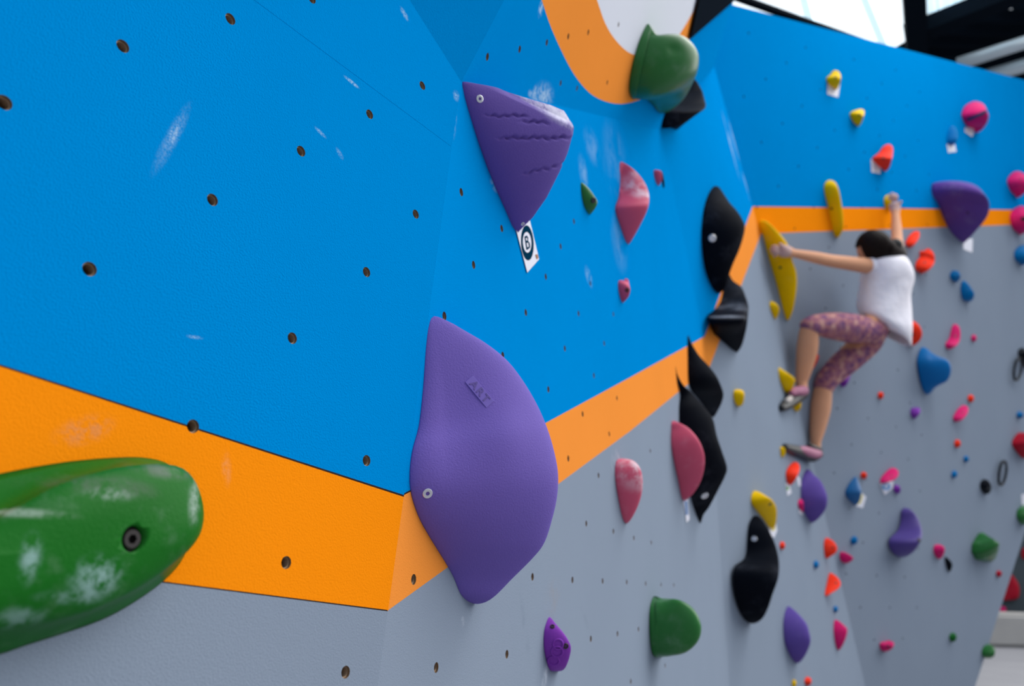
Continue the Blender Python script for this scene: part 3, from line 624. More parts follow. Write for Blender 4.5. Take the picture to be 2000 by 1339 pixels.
hold([(1264, 47), (1270, 50), (1277, 60), (1284, 68), (1298, 67), (1312, 66), (1332, 69), (1350, 82), (1361, 98), (1365, 115), (1362, 140), (1350, 168), (1336, 192), (1318, 210), (1300, 217), (1286, 213), (1272, 203), (1262, 192), (1256, 185), (1247, 192), (1238, 195), (1230, 188), (1228, 165), (1236, 120), (1250, 75)],
     'green', 'glossy green dome hold over the edge of the orange ring', P4, c=0.5, e=0.9, steep=0.6, flat=0.8, m=gm, deform=groove2, res=(80, 60, 10), soft=2, tb=((1265, 47), (1300, 217)))
dark([(1354, 152), (1362, 160), (1372, 178), (1379, 205), (1377, 212), (1355, 228), (1335, 243), (1320, 256), (1313, 243), (1300, 246), (1291, 251), (1294, 235), (1300, 215), (1318, 205), (1340, 180)], 'black pointed hold hanging below the upper green dome', P4, c=0.8, sharp=True, res=(50, 20, 8))
# black triangular volume beside the ring
vol = slab('climbing_volume', P4, blackt, 0.0005, 0.012, mat('black_volume_paint', (0.008, 0.012, 0.018, 1), 0.8, 0.0, grain=300)); tag(vol, 'black flat triangular volume beside the orange and white ring', 'climbing volume')
hold([(1434, 762), (1444, 760), (1452, 764), (1454, 775), (1450, 790), (1441, 793), (1435, 785), (1432, 772)], 'yellow', 'small yellow hold alone on grey, right of the black horned holds', 'near', c=0.5)
hump = dark([(1470, 1007), (1480, 1006), (1492, 1018), (1505, 1040), (1517, 1068), (1523, 1100), (1521, 1130), (1510, 1160), (1502, 1185), (1490, 1208), (1475, 1217), (1458, 1215), (1444, 1198), (1433, 1170), (1427, 1140), (1426, 1115), (1431, 1101), (1448, 1094), (1456, 1080), (1458, 1050), (1461, 1022)], 'big black kidney-shaped hold low on grey, in front of a yellow one', 'near', c=0.5, res=(60, 26, 8), soft=10, bolts=[(1473, 1052, 0.012, M_SILVER)])
yel2 = hold([(1472, 959), (1482, 960), (1496, 968), (1508, 976), (1516, 990), (1517, 1010), (1513, 1030), (1503, 1030), (1492, 1015), (1480, 1000), (1468, 985), (1467, 970)], 'yellow', 'flat yellow hold partly behind the big black kidney-shaped hold', 'near', c=0.5, bolts=[(1504, 984)])
M_TY = mat('yellow_tag_print', (0.62, 0.55, 0.22, 1), 0.6); M_TB = mat('blue_tag_print', (0.05, 0.25, 0.55, 1), 0.6); M_TG = mat('green_tag_print', (0.12, 0.36, 0.12, 1), 0.6)
paper([(1500, 1020), (1516, 1022), (1518, 1036), (1512, 1050), (1504, 1044)], 'pale tag with a yellow print below the flat yellow hold', 'near', prints=[(oval(1510, 1030, 5, 7), M_TY, 'yellow_print')])
paper([(1334, 975), (1344, 975), (1347, 1014), (1341, 1020)], 'narrow blue and white tag hanging under the pink half-dome', PL, prints=[([(1336, 978), (1343, 978), (1345, 1004), (1339, 1006)], mat('dull_blue_print', (0.10, 0.19, 0.38, 1), 0.6), 'blue_print')])

# ---- holds on the far wall
H = hold
hold([(1628, 138), (1637, 139), (1642, 148), (1641, 162), (1634, 172), (1624, 170), (1615, 160), (1614, 152), (1621, 146)], 'yellow', 'yellow hold highest on the far blue wall, above a white tag', bolts=[(1632, 151)])
paper([(1616, 164), (1641, 163), (1637, 190), (1616, 184)], 'white tag below the highest yellow hold')
hold([(1668, 216), (1681, 213), (1688, 217), (1686, 230), (1680, 242), (1670, 242), (1661, 228), (1660, 221)], 'yellow', 'small yellow hold on blue, below and right of the highest yellow one', bolts=[(1679, 224)])
ringh = hold([(1905, 198), (1920, 203), (1928, 217), (1931, 228), (1926, 243), (1917, 252), (1905, 252), (1890, 247), (1880, 233), (1878, 222), (1884, 208), (1894, 201)], 'pink', 'round pink hold with a dark slot, high on the far blue wall')
s = surf(ringh, 1908, 226)
if s:
    bm = bmesh.new(); bmesh.ops.create_cube(bm, size=1); bmesh.ops.scale(bm, vec=(0.155, 0.028, 0.02), verts=bm.verts); bmesh.ops.bevel(bm, geom=bm.edges[:], offset=0.008, segments=2, affect='EDGES')
    o = mk('slot', bm, mat('dark_blue_slot', (0.002, 0.03, 0.11, 1), 0.6), ringh); o.matrix_world = frame_at(s[0], s[1]) @ Matrix.Rotation(math.radians(12), 4, 'Z')
paper([(1885, 248), (1904, 250), (1899, 267), (1884, 257)], 'white tag under the round pink slotted hold')
paper([(1849, 281), (1860, 284), (1864, 277), (1868, 296), (1852, 298)], 'white tag below a blue hold on the far blue wall')
hold([(1858, 246), (1866, 250), (1870, 262), (1868, 276), (1860, 283), (1850, 278), (1851, 262)], 'blue', 'blue hold blending into the blue wall above a white tag')
hold([(1733, 282), (1741, 284), (1744, 295), (1740, 318), (1734, 330), (1722, 329), (1706, 315), (1704, 308), (1716, 298), (1724, 287)], 'red', 'bright red hold on blue with a white tag at its lower left', bolts=[(1725, 308)])
paper([(1701, 310), (1712, 318), (1721, 325), (1719, 339), (1702, 336)], 'white tag at the lower left of the bright red hold on blue')
hold([(1618, 352), (1630, 355), (1638, 370), (1643, 395), (1647, 425), (1646, 448), (1638, 462), (1630, 460), (1624, 440), (1617, 405), (1610, 375), (1610, 360)], 'yellow', 'long upright yellow hold crossing the orange band', bolts=[(1624, 407)], flat=0.7)
hold([(1729, 383), (1737, 381), (1742, 390), (1741, 405), (1736, 411), (1729, 405), (1726, 392)], 'yellow', 'yellow hold gripped by the raised hand of the climber', c=0.5)
purm = mat('purple_far_resin', (0.115, 0.055, 0.28, 1), 0.65, 0.08, grain=90, gstr=0.4, gdist=0.004, chalkall=0.12, chalkscale=8, chalk=[(W(P5.hit(1868, 372) + P5.n * 0.12), rt * 0.28, uw * 0.05, 0.8, 12, (0.4, 0.36, 0.55, 1))])
def rim(x, y, k): return -0.035 * math.exp(-((y - (384 + max(0, x - 1880) * 0.45)) / 6) ** 2)
hold([(1824, 357), (1850, 355), (1880, 355), (1905, 362), (1922, 378), (1932, 395), (1931, 415), (1922, 432), (1905, 452), (1892, 466), (1882, 473), (1870, 466), (1855, 450), (1842, 425), (1832, 398), (1821, 380), (1819, 365)], 'purple', 'large purple pouch hold with a chalky rim on the right of the orange band', m=purm, deform=rim, res=(60, 26, 8), bolts=[(1890, 415)])
paper([(1882, 466), (1900, 466), (1899, 493), (1881, 486)], 'white tag under the large purple pouch hold')
hold([(1978, 337), (1992, 335), (2005, 345), (2008, 362), (2000, 378), (1984, 381), (1972, 370), (1967, 352)], 'pink', 'pink hold at the right edge on blue, above the orange band', bolts=[(1994, 350)])
pk = hold([(1985, 405), (1997, 402), (2012, 412), (2016, 432), (2004, 452), (1990, 455), (1977, 445), (1972, 425), (1976, 412)], 'pink', 'pink ring hold at the right edge, across the orange band', bolts=[(1999, 427, 0.02)])
hold([(1485, 430), (1497, 432), (1512, 445), (1530, 465), (1542, 485), (1548, 510), (1555, 530), (1556, 560), (1550, 600), (1542, 622), (1536, 624), (1528, 600), (1515, 550), (1500, 500), (1490, 460), (1484, 442)], 'yellow', 'long curved yellow hold gripped by the left hand of the climber', bolts=[(1524, 522)], c=0.35, steep=0.8, res=(60, 24, 8))
hold([(1505, 588), (1515, 592), (1522, 602), (1520, 614), (1514, 623), (1508, 612), (1503, 597)], 'yellow', 'small yellow hold just below the long curved yellow one')
hold([(1521, 718), (1532, 724), (1546, 734), (1553, 742), (1548, 757), (1540, 768), (1533, 766), (1526, 750), (1521, 733)], 'yellow', 'yellow wedge hold beside the upper climbing shoe')
hold([(1549, 783), (1560, 780), (1565, 788), (1562, 800), (1555, 802), (1549, 796)], 'yellow', 'small yellow hold directly under the upper climbing shoe')
hold([(1524, 873), (1532, 874), (1534, 884), (1531, 891), (1526, 892), (1524, 882)], 'yellow', 'tiny yellow foothold under the toe of the lower climbing shoe')
hold([(1789, 451), (1796, 454), (1794, 466), (1784, 479), (1774, 482), (1768, 477), (1772, 465), (1781, 455)], 'red', 'slanted orange-red hold right of the ponytail of the climber')
hold([(1796, 491), (1804, 490), (1813, 485), (1822, 492), (1826, 507), (1820, 521), (1808, 529), (1792, 530), (1787, 522), (1790, 510), (1796, 502)], 'red', 'crescent orange-red hold on grey, right of the shoulder of the climber', bolts=[(1806, 512)])
hold([(1769, 628), (1782, 626), (1795, 635), (1801, 650), (1797, 664), (1785, 674), (1774, 672), (1768, 660), (1765, 640)], 'red', 'round orange-red hold touching the hem of the white shirt', bolts=[(1783, 653)])
hold([(1595, 690), (1599, 696), (1595, 708), (1588, 720), (1583, 722), (1583, 712), (1588, 698)], 'red', 'thin orange-red hold seen between the legs of the climber')
hold([(1652, 730), (1660, 727), (1660, 738), (1652, 753), (1644, 755), (1640, 745), (1645, 735)], 'violet', 'purple hold half hidden under the thigh of the climber')
hold([(1857, 532), (1863, 528), (1872, 530), (1876, 540), (1870, 550), (1860, 548), (1855, 540)], 'blue', 'small blue hold just above a larger blue teardrop hold')
hold([(1881, 548), (1887, 550), (1897, 562), (1903, 574), (1899, 586), (1890, 588), (1880, 585), (1876, 570), (1877, 554)], 'blue', 'blue teardrop hold on grey, below the large purple pouch')
hold([(1990, 481), (2003, 479), (2012, 492), (2010, 510), (1996, 515), (1983, 508), (1981, 492)], 'blue', 'blue hold cut by the right edge, below the orange band')
hold([(1863, 633), (1872, 636), (1876, 650), (1873, 668), (1862, 679), (1850, 681), (1846, 672), (1854, 660), (1858, 642)], 'pink', 'pink crescent hold on grey, right of the white shirt', bolts=[(1866, 657)])
hold(oval(1902, 660, 5.5, 7), 'pink', 'tiny pink foothold beside the pink crescent hold')
bl = mat('blue_glossy_resin', (0.001, 0.15, 0.44, 1), 0.4, 0.15, grain=60, gstr=0.1, gdist=0.003, chalk=[(W(P5.hit(1838, 702) + P5.n * 0.12), rt * 0.13, uw * 0.06, 0.8, 10, (0.4, 0.55, 0.85, 1))])
def bl2(x, y, k): return -0.02 * math.exp(-(((x - 1826) / 9) ** 2 + ((y - 695) / 14) ** 2))
hold([(1800, 678), (1810, 680), (1822, 690), (1836, 697), (1850, 702), (1858, 714), (1857, 730), (1850, 744), (1836, 751), (1825, 758), (1817, 768), (1808, 769), (1800, 758), (1793, 735), (1789, 710), (1792, 692)], 'blue', 'large glossy blue heart-shaped hold on grey', m=bl, res=(60, 24, 8), soft=6, deform=bl2)
for (cx, cy, nm) in ((1980, 721, 'thin black ring hold near the right edge, upper of the two rings'), (1950, 923, 'thin black ring hold above the dark round hold, lower of the two rings')):
    oo = oval(cx, cy, 8, 24 if cy < 800 else 26, 8, 20); pl = P5
    bm = bmesh.new(); rg = []
    for i in range(20):
        p = pl.hit(*oo[i]) + pl.n * 0.03; t = 2 * math.pi * i / 20; cc = pl.hit(cx, cy) + pl.n * 0.03; rad = (p - cc).normalized()
        rg.append([bm.verts.new(W(p + rad * (0.011 * (math.cos(u) - 1)) + pl.n * (0.011 * math.sin(u)))) for u in [2 * math.pi * k / 8 for k in range(8)]])
    for i in range(20):
        for k in range(8): bm.faces.new((rg[i][k], rg[(i + 1) % 20][k], rg[(i + 1) % 20][(k + 1) % 8], rg[i][(k + 1) % 8]))
    bmesh.ops.recalc_face_normals(bm, faces=bm.faces); tag(mk('climbing_hold', bm, HM['black']), nm, 'climbing hold', 'black climbing holds')
hold([(1990, 682), (2000, 680), (2010, 700), (2012, 725), (2004, 722), (1994, 705), (1988, 692)], 'black', 'black hold cut by the right edge, above the upper ring hold')
hold(oval(1720, 772, 6, 7), 'red', 'tiny red foothold on grey, right of the knee of the climber')
hold([(1780, 797), (1787, 796), (1796, 796), (1797, 805), (1790, 815), (1784, 817), (1778, 808)], 'violet', 'small purple heart-shaped foothold below the blue heart hold')
hold([(1884, 791), (1891, 796), (1889, 808), (1878, 820), (1866, 823), (1861, 816), (1868, 802), (1877, 793)], 'pink', 'slanted pink hold on grey, below the small red foothold', bolts=[(1880, 805, 0.006)])
hold(oval(1896, 778, 6.5, 7.5), 'red', 'tiny red foothold just above the slanted pink hold')
hold(oval(1870, 866, 6.5, 8), 'red', 'tiny red foothold above the blue pair of footholds')
hold(oval(1887, 896, 5.5, 6.5), 'blue', 'tiny blue foothold, upper one of the close pair')
hold(oval(1864, 926, 6, 7.5, 15), 'blue', 'tiny blue foothold, lower one of the close pair')
hold(oval(1992, 810, 7, 7, -40), 'blue', 'small blue foothold near the right edge above the dark red hold')
hold([(1985, 848), (1996, 844), (2010, 850), (2016, 872), (2008, 892), (1996, 893), (1985, 882), (1976, 866)], 'crimson', 'dark red bulky hold cut by the right edge', c=0.3)
hold(oval(1925, 950, 11, 15, -15), 'black', 'dark round hold left of the lower ring hold')
hold([(1992, 990), (2004, 986), (2014, 1000), (2010, 1020), (1996, 1024), (1986, 1012), (1986, 998)], 'green', 'green hold cut by the right edge under a white tag', m=gm)
paper([(1995, 965), (2006, 963), (2008, 986), (1996, 986)], 'white tag at the right edge above a green hold')
hold([(1738, 915), (1748, 914), (1755, 921), (1752, 932), (1740, 939), (1724, 944), (1718, 940), (1724, 928)], 'pink', 'oblong pink hold above a white and blue tag', bolts=[(1741, 929, 0.006)])
paper([(1717, 940), (1745, 939), (1744, 952), (1728, 966)], 'white tag with a blue ring below the oblong pink hold', prints=[(oval(1731, 950, 9, 7), M_TB, 'blue_ring'), (oval(1731, 949, 3.5, 2.8), M_PAPER, 'white_centre')])
hold(oval(1752, 955, 7, 9, -20), 'violet', 'tiny purple foothold beside the white and blue tag')
hold(oval(1687, 928, 6.5, 7), 'red', 'tiny red foothold above the chalky blue hold')
hold([(1671, 930), (1676, 938), (1682, 958), (1680, 975), (1672, 986), (1660, 978), (1651, 966), (1652, 955), (1661, 940)], 'blue', 'chalky blue teardrop hold with a yellow tag behind', m=mat('blue_dusty_resin', (0.004, 0.13, 0.36, 1), 0.5, chalk=[(W(P5.hit(1667, 955) + P5.n * 0.05), rt * 0.05, uw * 0.11, 0.9, 10, (0.35, 0.5, 0.72, 1))]))
paper([(1683, 962), (1692, 970), (1685, 992), (1672, 988), (1676, 978)], 'white and yellow tag behind the chalky blue hold', prints=[([(1681, 963), (1686, 967), (1682, 982), (1674, 986), (1677, 976)], M_TY, 'yellow_print')])
hold([(1574, 917), (1582, 918), (1590, 927), (1602, 938), (1611, 955), (1616, 972), (1614, 990), (1605, 1005), (1593, 1017), (1583, 1020), (1574, 1008), (1566, 985), (1564, 960), (1566, 935)], 'purple', 'purple leaf-shaped hold on grey under the lower climbing shoe', res=(60, 24, 8))
hold([(1546, 904), (1556, 902), (1562, 912), (1558, 928), (1548, 944), (1540, 946), (1535, 935), (1536, 918)], 'red', 'orange-red hold under the lower shoe, above a green-marked tag')
paper([(1534, 942), (1542, 945), (1546, 962), (1538, 968)], 'narrow pale tag with a green print below the orange-red hold', prints=[(oval(1538.5, 953, 3, 4), M_TG, 'green_print')])
paper([(1556, 928), (1563, 934), (1565, 950), (1559, 948)], 'white tag beside the purple leaf-shaped hold')
hold([(1561, 975), (1567, 976), (1570, 990), (1568, 1000), (1562, 994), (1558, 984)], 'pink', 'pink hold peeking out left of the purple leaf-shaped hold')
paper([(1560, 994), (1568, 998), (1568, 1006), (1561, 1002)], 'scrap of white tag under the peeking pink hold')
hold([(1762, 992), (1775, 992), (1788, 1003), (1798, 1022), (1802, 1045), (1795, 1065), (1782, 1080), (1765, 1088), (1748, 1085), (1735, 1072), (1730, 1055), (1738, 1045), (1750, 1035), (1757, 1015), (1758, 998)], 'purple', 'smooth purple kidney-shaped hold low on the far wall', m=mat('purple_smooth_resin', (0.09, 0.06, 0.27, 1), 0.4, 0.2), res=(60, 24, 8), soft=14, bolts=[(1795, 1054, 0.012)])
hold(oval(1528, 1065, 5.5, 8), 'red', 'tiny red foothold right of the big black kidney hold')
hold([(1612, 1051), (1617, 1050), (1628, 1057), (1635, 1068), (1633, 1078), (1624, 1085), (1614, 1090), (1610, 1080), (1609, 1062)], 'red', 'upper of two orange-red half-moon holds', bolts=[(1627, 1069, 0.006)])
hold([(1620, 1119), (1628, 1121), (1638, 1130), (1642, 1140), (1637, 1149), (1625, 1157), (1613, 1164), (1611, 1158), (1615, 1138)], 'red', 'lower of two orange-red half-moon holds', bolts=[(1633, 1138, 0.006)])
hold([(1641, 1078), (1652, 1079), (1664, 1086), (1666, 1092), (1656, 1099), (1646, 1098), (1640, 1090)], 'pink', 'small pink hold right of the upper orange-red half-moon')
hold(oval(1668, 1055, 7, 8.5, 20), 'blue', 'small blue foothold above the small pink hold')
hold(oval(1594, 1102, 5.5, 8), 'blue', 'small blue foothold between the two orange-red half-moons')
hold(oval(1632, 1189, 5, 6.5), 'blue', 'small blue foothold above the pink wedge')
hold([(1538, 1184), (1548, 1188), (1562, 1201), (1575, 1217), (1580, 1232), (1583, 1252), (1576, 1273), (1565, 1290), (1556, 1294), (1546, 1285), (1534, 1260), (1530, 1235), (1531, 1205)], 'purple', 'purple almond-shaped hold at the bottom of the grey wall', res=(60, 24, 8))
hold([(1630, 1211), (1638, 1212), (1650, 1222), (1655, 1230), (1651, 1248), (1642, 1266), (1636, 1268), (1631, 1255), (1628, 1230)], 'pink', 'pink wedge hold right of the purple almond-shaped hold')
hold([(1719, 1255), (1732, 1252), (1745, 1254), (1744, 1264), (1734, 1271), (1722, 1270), (1718, 1262)], 'pink', 'small flat pink foothold on the dark lower panel', bolts=[(1735, 1261, 0.008)])
hold(oval(1551, 1334, 4.5, 8), 'yellow', 'tiny yellow foothold at the bottom edge')
hold(oval(1578, 1330, 7, 9), 'red', 'small red foothold at the bottom edge beside a yellow one')
hold([(1825, 1065), (1836, 1063), (1845, 1070), (1843, 1083), (1836, 1091), (1828, 1087), (1823, 1076)], 'pink', 'small pink hold with a dark chip-shaped hold at its lower right', bolts=[(1836, 1077, 0.006)])
hold([(1845, 1087), (1854, 1092), (1860, 1102), (1857, 1114), (1852, 1115), (1847, 1103)], 'black', 'small dark hold touching the small pink one')
hold([(1911, 1041), (1920, 1039), (1928, 1045), (1940, 1052), (1952, 1060), (1950, 1075), (1945, 1090), (1938, 1096), (1922, 1096), (1905, 1092), (1897, 1078), (1898, 1062)], 'green', 'chunky green faceted hold at the lower right of the far wall', sharp=True, m=gm, c=0.3)
hold(oval(1951, 1120, 6, 6.5), 'crimson', 'tiny dark red foothold below the chunky green hold')
hold(oval(1861, 1244, 7.5, 9), 'green', 'tiny dark green foothold low on the right')

# ------------------------------------------------------------------ beyond the wall edge: floor, mats, back wall
M_MAT = mat('mat_vinyl', (0.23, 0.23, 0.25, 1), 0.7, blot=0.5, bscale=1.2); M_MAT2 = mat('pale_mat_vinyl', (0.50, 0.48, 0.45, 1), 0.7, blot=0.3, bscale=2)
def boxw(name, x0, x1, y0, y1, z0, z1, m, parent=None, bev=0.0):
    bm = bmesh.new(); bmesh.ops.create_cube(bm, size=1); bmesh.ops.scale(bm, vec=(x1 - x0, y1 - y0, z1 - z0), verts=bm.verts); bmesh.ops.translate(bm, vec=((x0 + x1) / 2, (y0 + y1) / 2, (z0 + z1) / 2), verts=bm.verts)
    if bev: bmesh.ops.bevel(bm, geom=bm.edges[:], offset=bev, segments=3, affect='EDGES')
    return mk(name, bm, m, parent, smooth=False)
struct(boxw('floor', -4, 26, -6, 26, -0.2, 0.0, M_MAT))
g = Wd(ray(1980, 1200)); t = 13.5; 
mt = boxw('crash_mat', 6.5, 16, 13.0, 15.0, 0.0, 0.50, M_MAT2, bev=0.05); tag(mt, 'pale crash mat lying on the floor beyond the wall edge', 'mat')
M_BACK = mat('dark_grey_back_wall', (0.055, 0.075, 0.088, 1), 0.7)
struct(boxw('wall_back', 2, 24, 16.0, 16.2, 0.0, 5.0, M_BACK))
PB = mkplane((xc * 0 - yc), W(Vector((0, 0, 0))) * 0 + yc * 16.0)
hold([(1974, 1121), (1980, 1128), (1986, 1142), (1987, 1158), (1982, 1169), (1960, 1172), (1955, 1171), (1962, 1150), (1968, 1130)], 'crimson', 'dark red pointed hold beyond the wall edge', PB, c=0.8)
hold([(1956, 1183), (1962, 1186), (1962, 1196), (1952, 1198), (1950, 1190)], 'pink', 'small pink hold beyond the wall edge, above the mat', PB, c=0.8)
hold([(1996, 1072), (2004, 1070), (2010, 1080), (2002, 1092), (1995, 1086)], 'crimson', 'small red hold at the right edge on the dark back wall', PB, c=0.8)
# green hold poking out past the edge of the far wall
hold([(1925, 1259), (1936, 1259), (1943, 1268), (1942, 1280), (1934, 1285), (1922, 1284), (1917, 1276), (1919, 1266)], 'green', 'small green hold poking out at the edge of the far wall, beside the mats', P5, m=gm)

# ------------------------------------------------------------------ roof
def zplane(h): return mkplane(upc * -1, upc * (h - CAMH))
PR = zplane(7.2)
def px_slab(name, pts, h, th, m, parent=None):
    pl = zplane(h); bm = bmesh.new(); lo = [bm.verts.new(W(pl.hit(*p))) for p in pts]; hi = [bm.verts.new(v.co + Vector((0, 0, th))) for v in lo]; n = len(pts)
    bm.faces.new(lo); bm.faces.new(hi)
    for i in range(n): bm.faces.new((lo[i], lo[(i + 1) % n], hi[(i + 1) % n], hi[i]))
    bmesh.ops.recalc_face_normals(bm, faces=bm.faces); return mk(name, bm, m, parent, smooth=False)
M_SKY = emis('backlit_skylight', (0.86, 0.95, 1.0, 1), 1.15); M_SKY2 = emis('backlit_skylight_bluer', (0.68, 0.86, 0.96, 1), 0.9)
M_RIB = emis('backlit_seam', (0.62, 0.82, 0.93, 1), 0.85); M_BEAM = mat('dark_steel_paint', (0.004, 0.008, 0.014, 1), 0.7, 0.03); M_DUCT = mat('galvanised_duct', (0.8, 0.9, 0.95, 1), 0.35, metal=0.3)
sk = struct(px_slab('window_1', [(1380, -140), (1760, -140), (1783, 72), (1700, 120), (1440, 60)], 7.2, 0.05, M_SKY)); 
for (x1, x2) in (((1545, -60), (1590, 110)), ((1655, -60), (1725, 110))):
    px_slab('glazing_bar', [(x1[0], x1[1]), (x1[0] + 17, x1[1]), (x2[0] + 17, x2[1]), (x2[0], x2[1])], 7.15, 0.04, M_RIB, sk)
sk2 = struct(px_slab('window_2', [(1802, -140), (2200, -140), (2000, -6), (1806, 60)], 7.2, 0.05, M_SKY2))
for x in (1822, 1856): px_slab('glazing_bar', [(x, -60), (x + 6, -60), (x + 16, 52), (x + 10, 52)], 7.15, 0.04, M_RIB, sk2)
# corrugated dark roof sheets
def corrugated():
    pl = zplane(7.35); pts = [(1690, 80), (1774, 66), (1806, 58), (1975, -2), (2250, -100), (2400, 200), (2100, 330), (1690, 160)]
    P = [W(pl.hit(*p)) for p in pts]; x0, x1 = min(p.x for p in P), max(p.x for p in P); y0, y1 = min(p.y for p in P), max(p.y for p in P)
    poly = [(p.x, p.y) for p in P]; bm = bmesh.new(); n = 160
    cols = []
    for i in range(n + 1):
        y = y0 + (y1 - y0) * i / n; z = 7.3 + 0.04 * math.sin(i * 2 * math.pi / 8)
        xsn = [x0 + (x1 - x0) * k / 60 for k in range(61)]; cols.append([(x, y, z) for x in xsn])
    vv = {}
    for i in range(n):
        for k in range(60):
            cx, cy = cols[i][k][0], cols[i][k][1]
            if inpoly(cx, cy, poly):
                ids = []
                for (a, b) in ((i, k), (i + 1, k), (i + 1, k + 1), (i, k + 1)):
                    if (a, b) not in vv: vv[(a, b)] = bm.verts.new(cols[a][b])
                    ids.append(vv[(a, b)])
                bm.faces.new(ids)
    return struct(mk('ceiling', bm, M_BEAM, smooth=True))
corrugated()
def beam(name, a, b, h, wpx, th, m, label=None):
    pl = zplane(h); A, Bq = W(pl.hit(*a)), W(pl.hit(*b)); d = (Bq - A).normalized(); s = Vector((0, 0, 1)).cross(d).normalized() * wpx
    bm = bmesh.new(); vs = [bm.verts.new(q) for q in (A - s, Bq - s, Bq + s, A + s)]; v2 = [bm.verts.new(v.co + Vector((0, 0, th))) for v in vs]
    bm.faces.new(vs); bm.faces.new(v2)
    for i in range(4): bm.faces.new((vs[i], vs[(i + 1) % 4], v2[(i + 1) % 4], v2[i]))
    bmesh.ops.recalc_face_normals(bm, faces=bm.faces); return mk(name, bm, m, smooth=False)
tag(beam('roof_beam', (1783, -90), (1795, 160), 6.9, 0.11, 0.25, M_BEAM), 'dark steel roof beam between the two skylights', 'beam', 'dark roof beams')
tag(beam('roof_beam', (1772, 84), (2080, -35), 6.95, 0.10, 0.2, M_BEAM), 'dark steel beam along the lower edge of the skylights', 'beam', 'dark roof beams')
tag(beam('roof_beam', (1395, -18), (1705, 93), 5.2, 0.03, 0.03, M_BEAM), 'thin dark rail running just above the top of the far wall', 'rail')
def tube(name, a, b, h, r, m, label, cat, group=None):
    pl = zplane(h); A, Bq = W(pl.hit(*a)), W(pl.hit(*b)); d = Bq - A; bm = bmesh.new()
    bmesh.ops.create_cone(bm, cap_ends=True, segments=20, radius1=r, radius2=r, depth=d.length)
    o = mk(name, bm, m); o.rotation_euler = d.to_track_quat('Z', 'Y').to_euler(); o.location = (A + Bq) / 2; return tag(o, label, cat, group)
tube('duct', (1870, 125), (2120, 45), 6.9, 0.075, M_DUCT, 'pale metal duct under the dark roof, upper of two', 'duct', 'ducts')
tube('duct', (1925, 150), (2120, 92), 6.9, 0.085, M_DUCT, 'pale metal duct under the dark roof, lower of two', 'duct', 'ducts')

# ------------------------------------------------------------------ the climber
M_SKIN = mat('skin', (0.72, 0.36, 0.21, 1), 0.55, 0.08, blot=0.15, bscale=20)
def skin_obj(name, joints, bones, m, parent=None, sub=2, root=0):
    """joints: name -> (x, y, depth, radius m); one skinned surface"""
    keys = list(joints); idx = {k: i for i, k in enumerate(keys)}
    me = bpy.data.meshes.new(name); me.from_pydata([W(P3(*joints[k][:3])) for k in keys], [(idx[a], idx[b]) for a, b in bones], [])
    o = bpy.data.objects.new(name, me); COL.objects.link(o)
    sk_ = o.modifiers.new('skin', 'SKIN'); sk_.use_smooth_shade = True; sk_.branch_smoothing = 0.6
    for i, k in enumerate(keys):
        r = joints[k][3]; sv = me.skin_vertices[0].data[i]; sv.radius = (r, r) if not isinstance(r, tuple) else r; sv.use_root = (i == root)
    ss = o.modifiers.new('sub', 'SUBSURF'); ss.levels = sub; ss.render_levels = sub
    me.materials.append(m)
    if parent: o.parent = parent
    dg = bpy.context.evaluated_depsgraph_get(); m2 = bpy.data.meshes.new_from_object(o.evaluated_get(dg)); o.modifiers.clear(); o.data = m2
    m2.materials.clear(); m2.materials.append(m)
    for p in m2.polygons: p.use_smooth = True
    return o
person = bpy.data.objects.new('person', None); COL.objects.link(person); 
tag(person, 'person climbing in a white shirt and patterned purple leggings, dark ponytail, seen from behind', 'person')
J = {'pelvis': (1703, 652, 4.76, 0.105), 'waist': (1722, 602, 4.80, 0.095), 'chest': (1728, 550, 4.85, 0.115), 'upper': (1728, 518, 4.86, 0.10), 'neck': (1722, 500, 4.85, 0.045), 'skull': (1712, 487, 4.82, 0.06), 'crown': (1700, 470, 4.80, 0.075),
     'shl': (1700, 520, 4.77, 0.052), 'ell': (1622, 509, 4.60, 0.039), 'fal': (1595, 503, 4.53, 0.037), 'wrl': (1549, 494, 4.42, 0.024), 'pal': (1533, 490, 4.385, 0.040), 'pal2': (1522, 489, 4.365, 0.036),
     'shr': (1755, 516, 4.96, 0.052), 'elr': (1752, 468, 5.18, 0.038), 'far': (1751, 448, 5.25, 0.036), 'wrr': (1749, 417, 5.34, 0.026), 'par': (1748, 405, 5.375, 0.042), 'par2': (1746, 394, 5.375, 0.042),
     'hil': (1690, 646, 4.68, 0.095), 'thl': (1640, 636, 4.60, 0.078), 'knl': (1581, 633, 4.50, 0.056), 'cal': (1577, 680, 4.51, 0.066), 'cal2': (1570, 720, 4.50, 0.050), 'anl': (1564, 750, 4.49, 0.034), 'hel': (1570, 764, 4.46, 0.030), 'tol': (1546, 782, 4.37, 0.022),
     'hir': (1692, 668, 4.80, 0.095), 'thr': (1650, 705, 4.76, 0.074), 'knr': (1609, 748, 4.72, 0.054), 'car': (1603, 795, 4.68, 0.066), 'car2': (1597, 835, 4.65, 0.050), 'anr': (1592, 866, 4.62, 0.031), 'her': (1596, 882, 4.60, 0.030), 'tor': (1558, 883, 4.33, 0.022)}
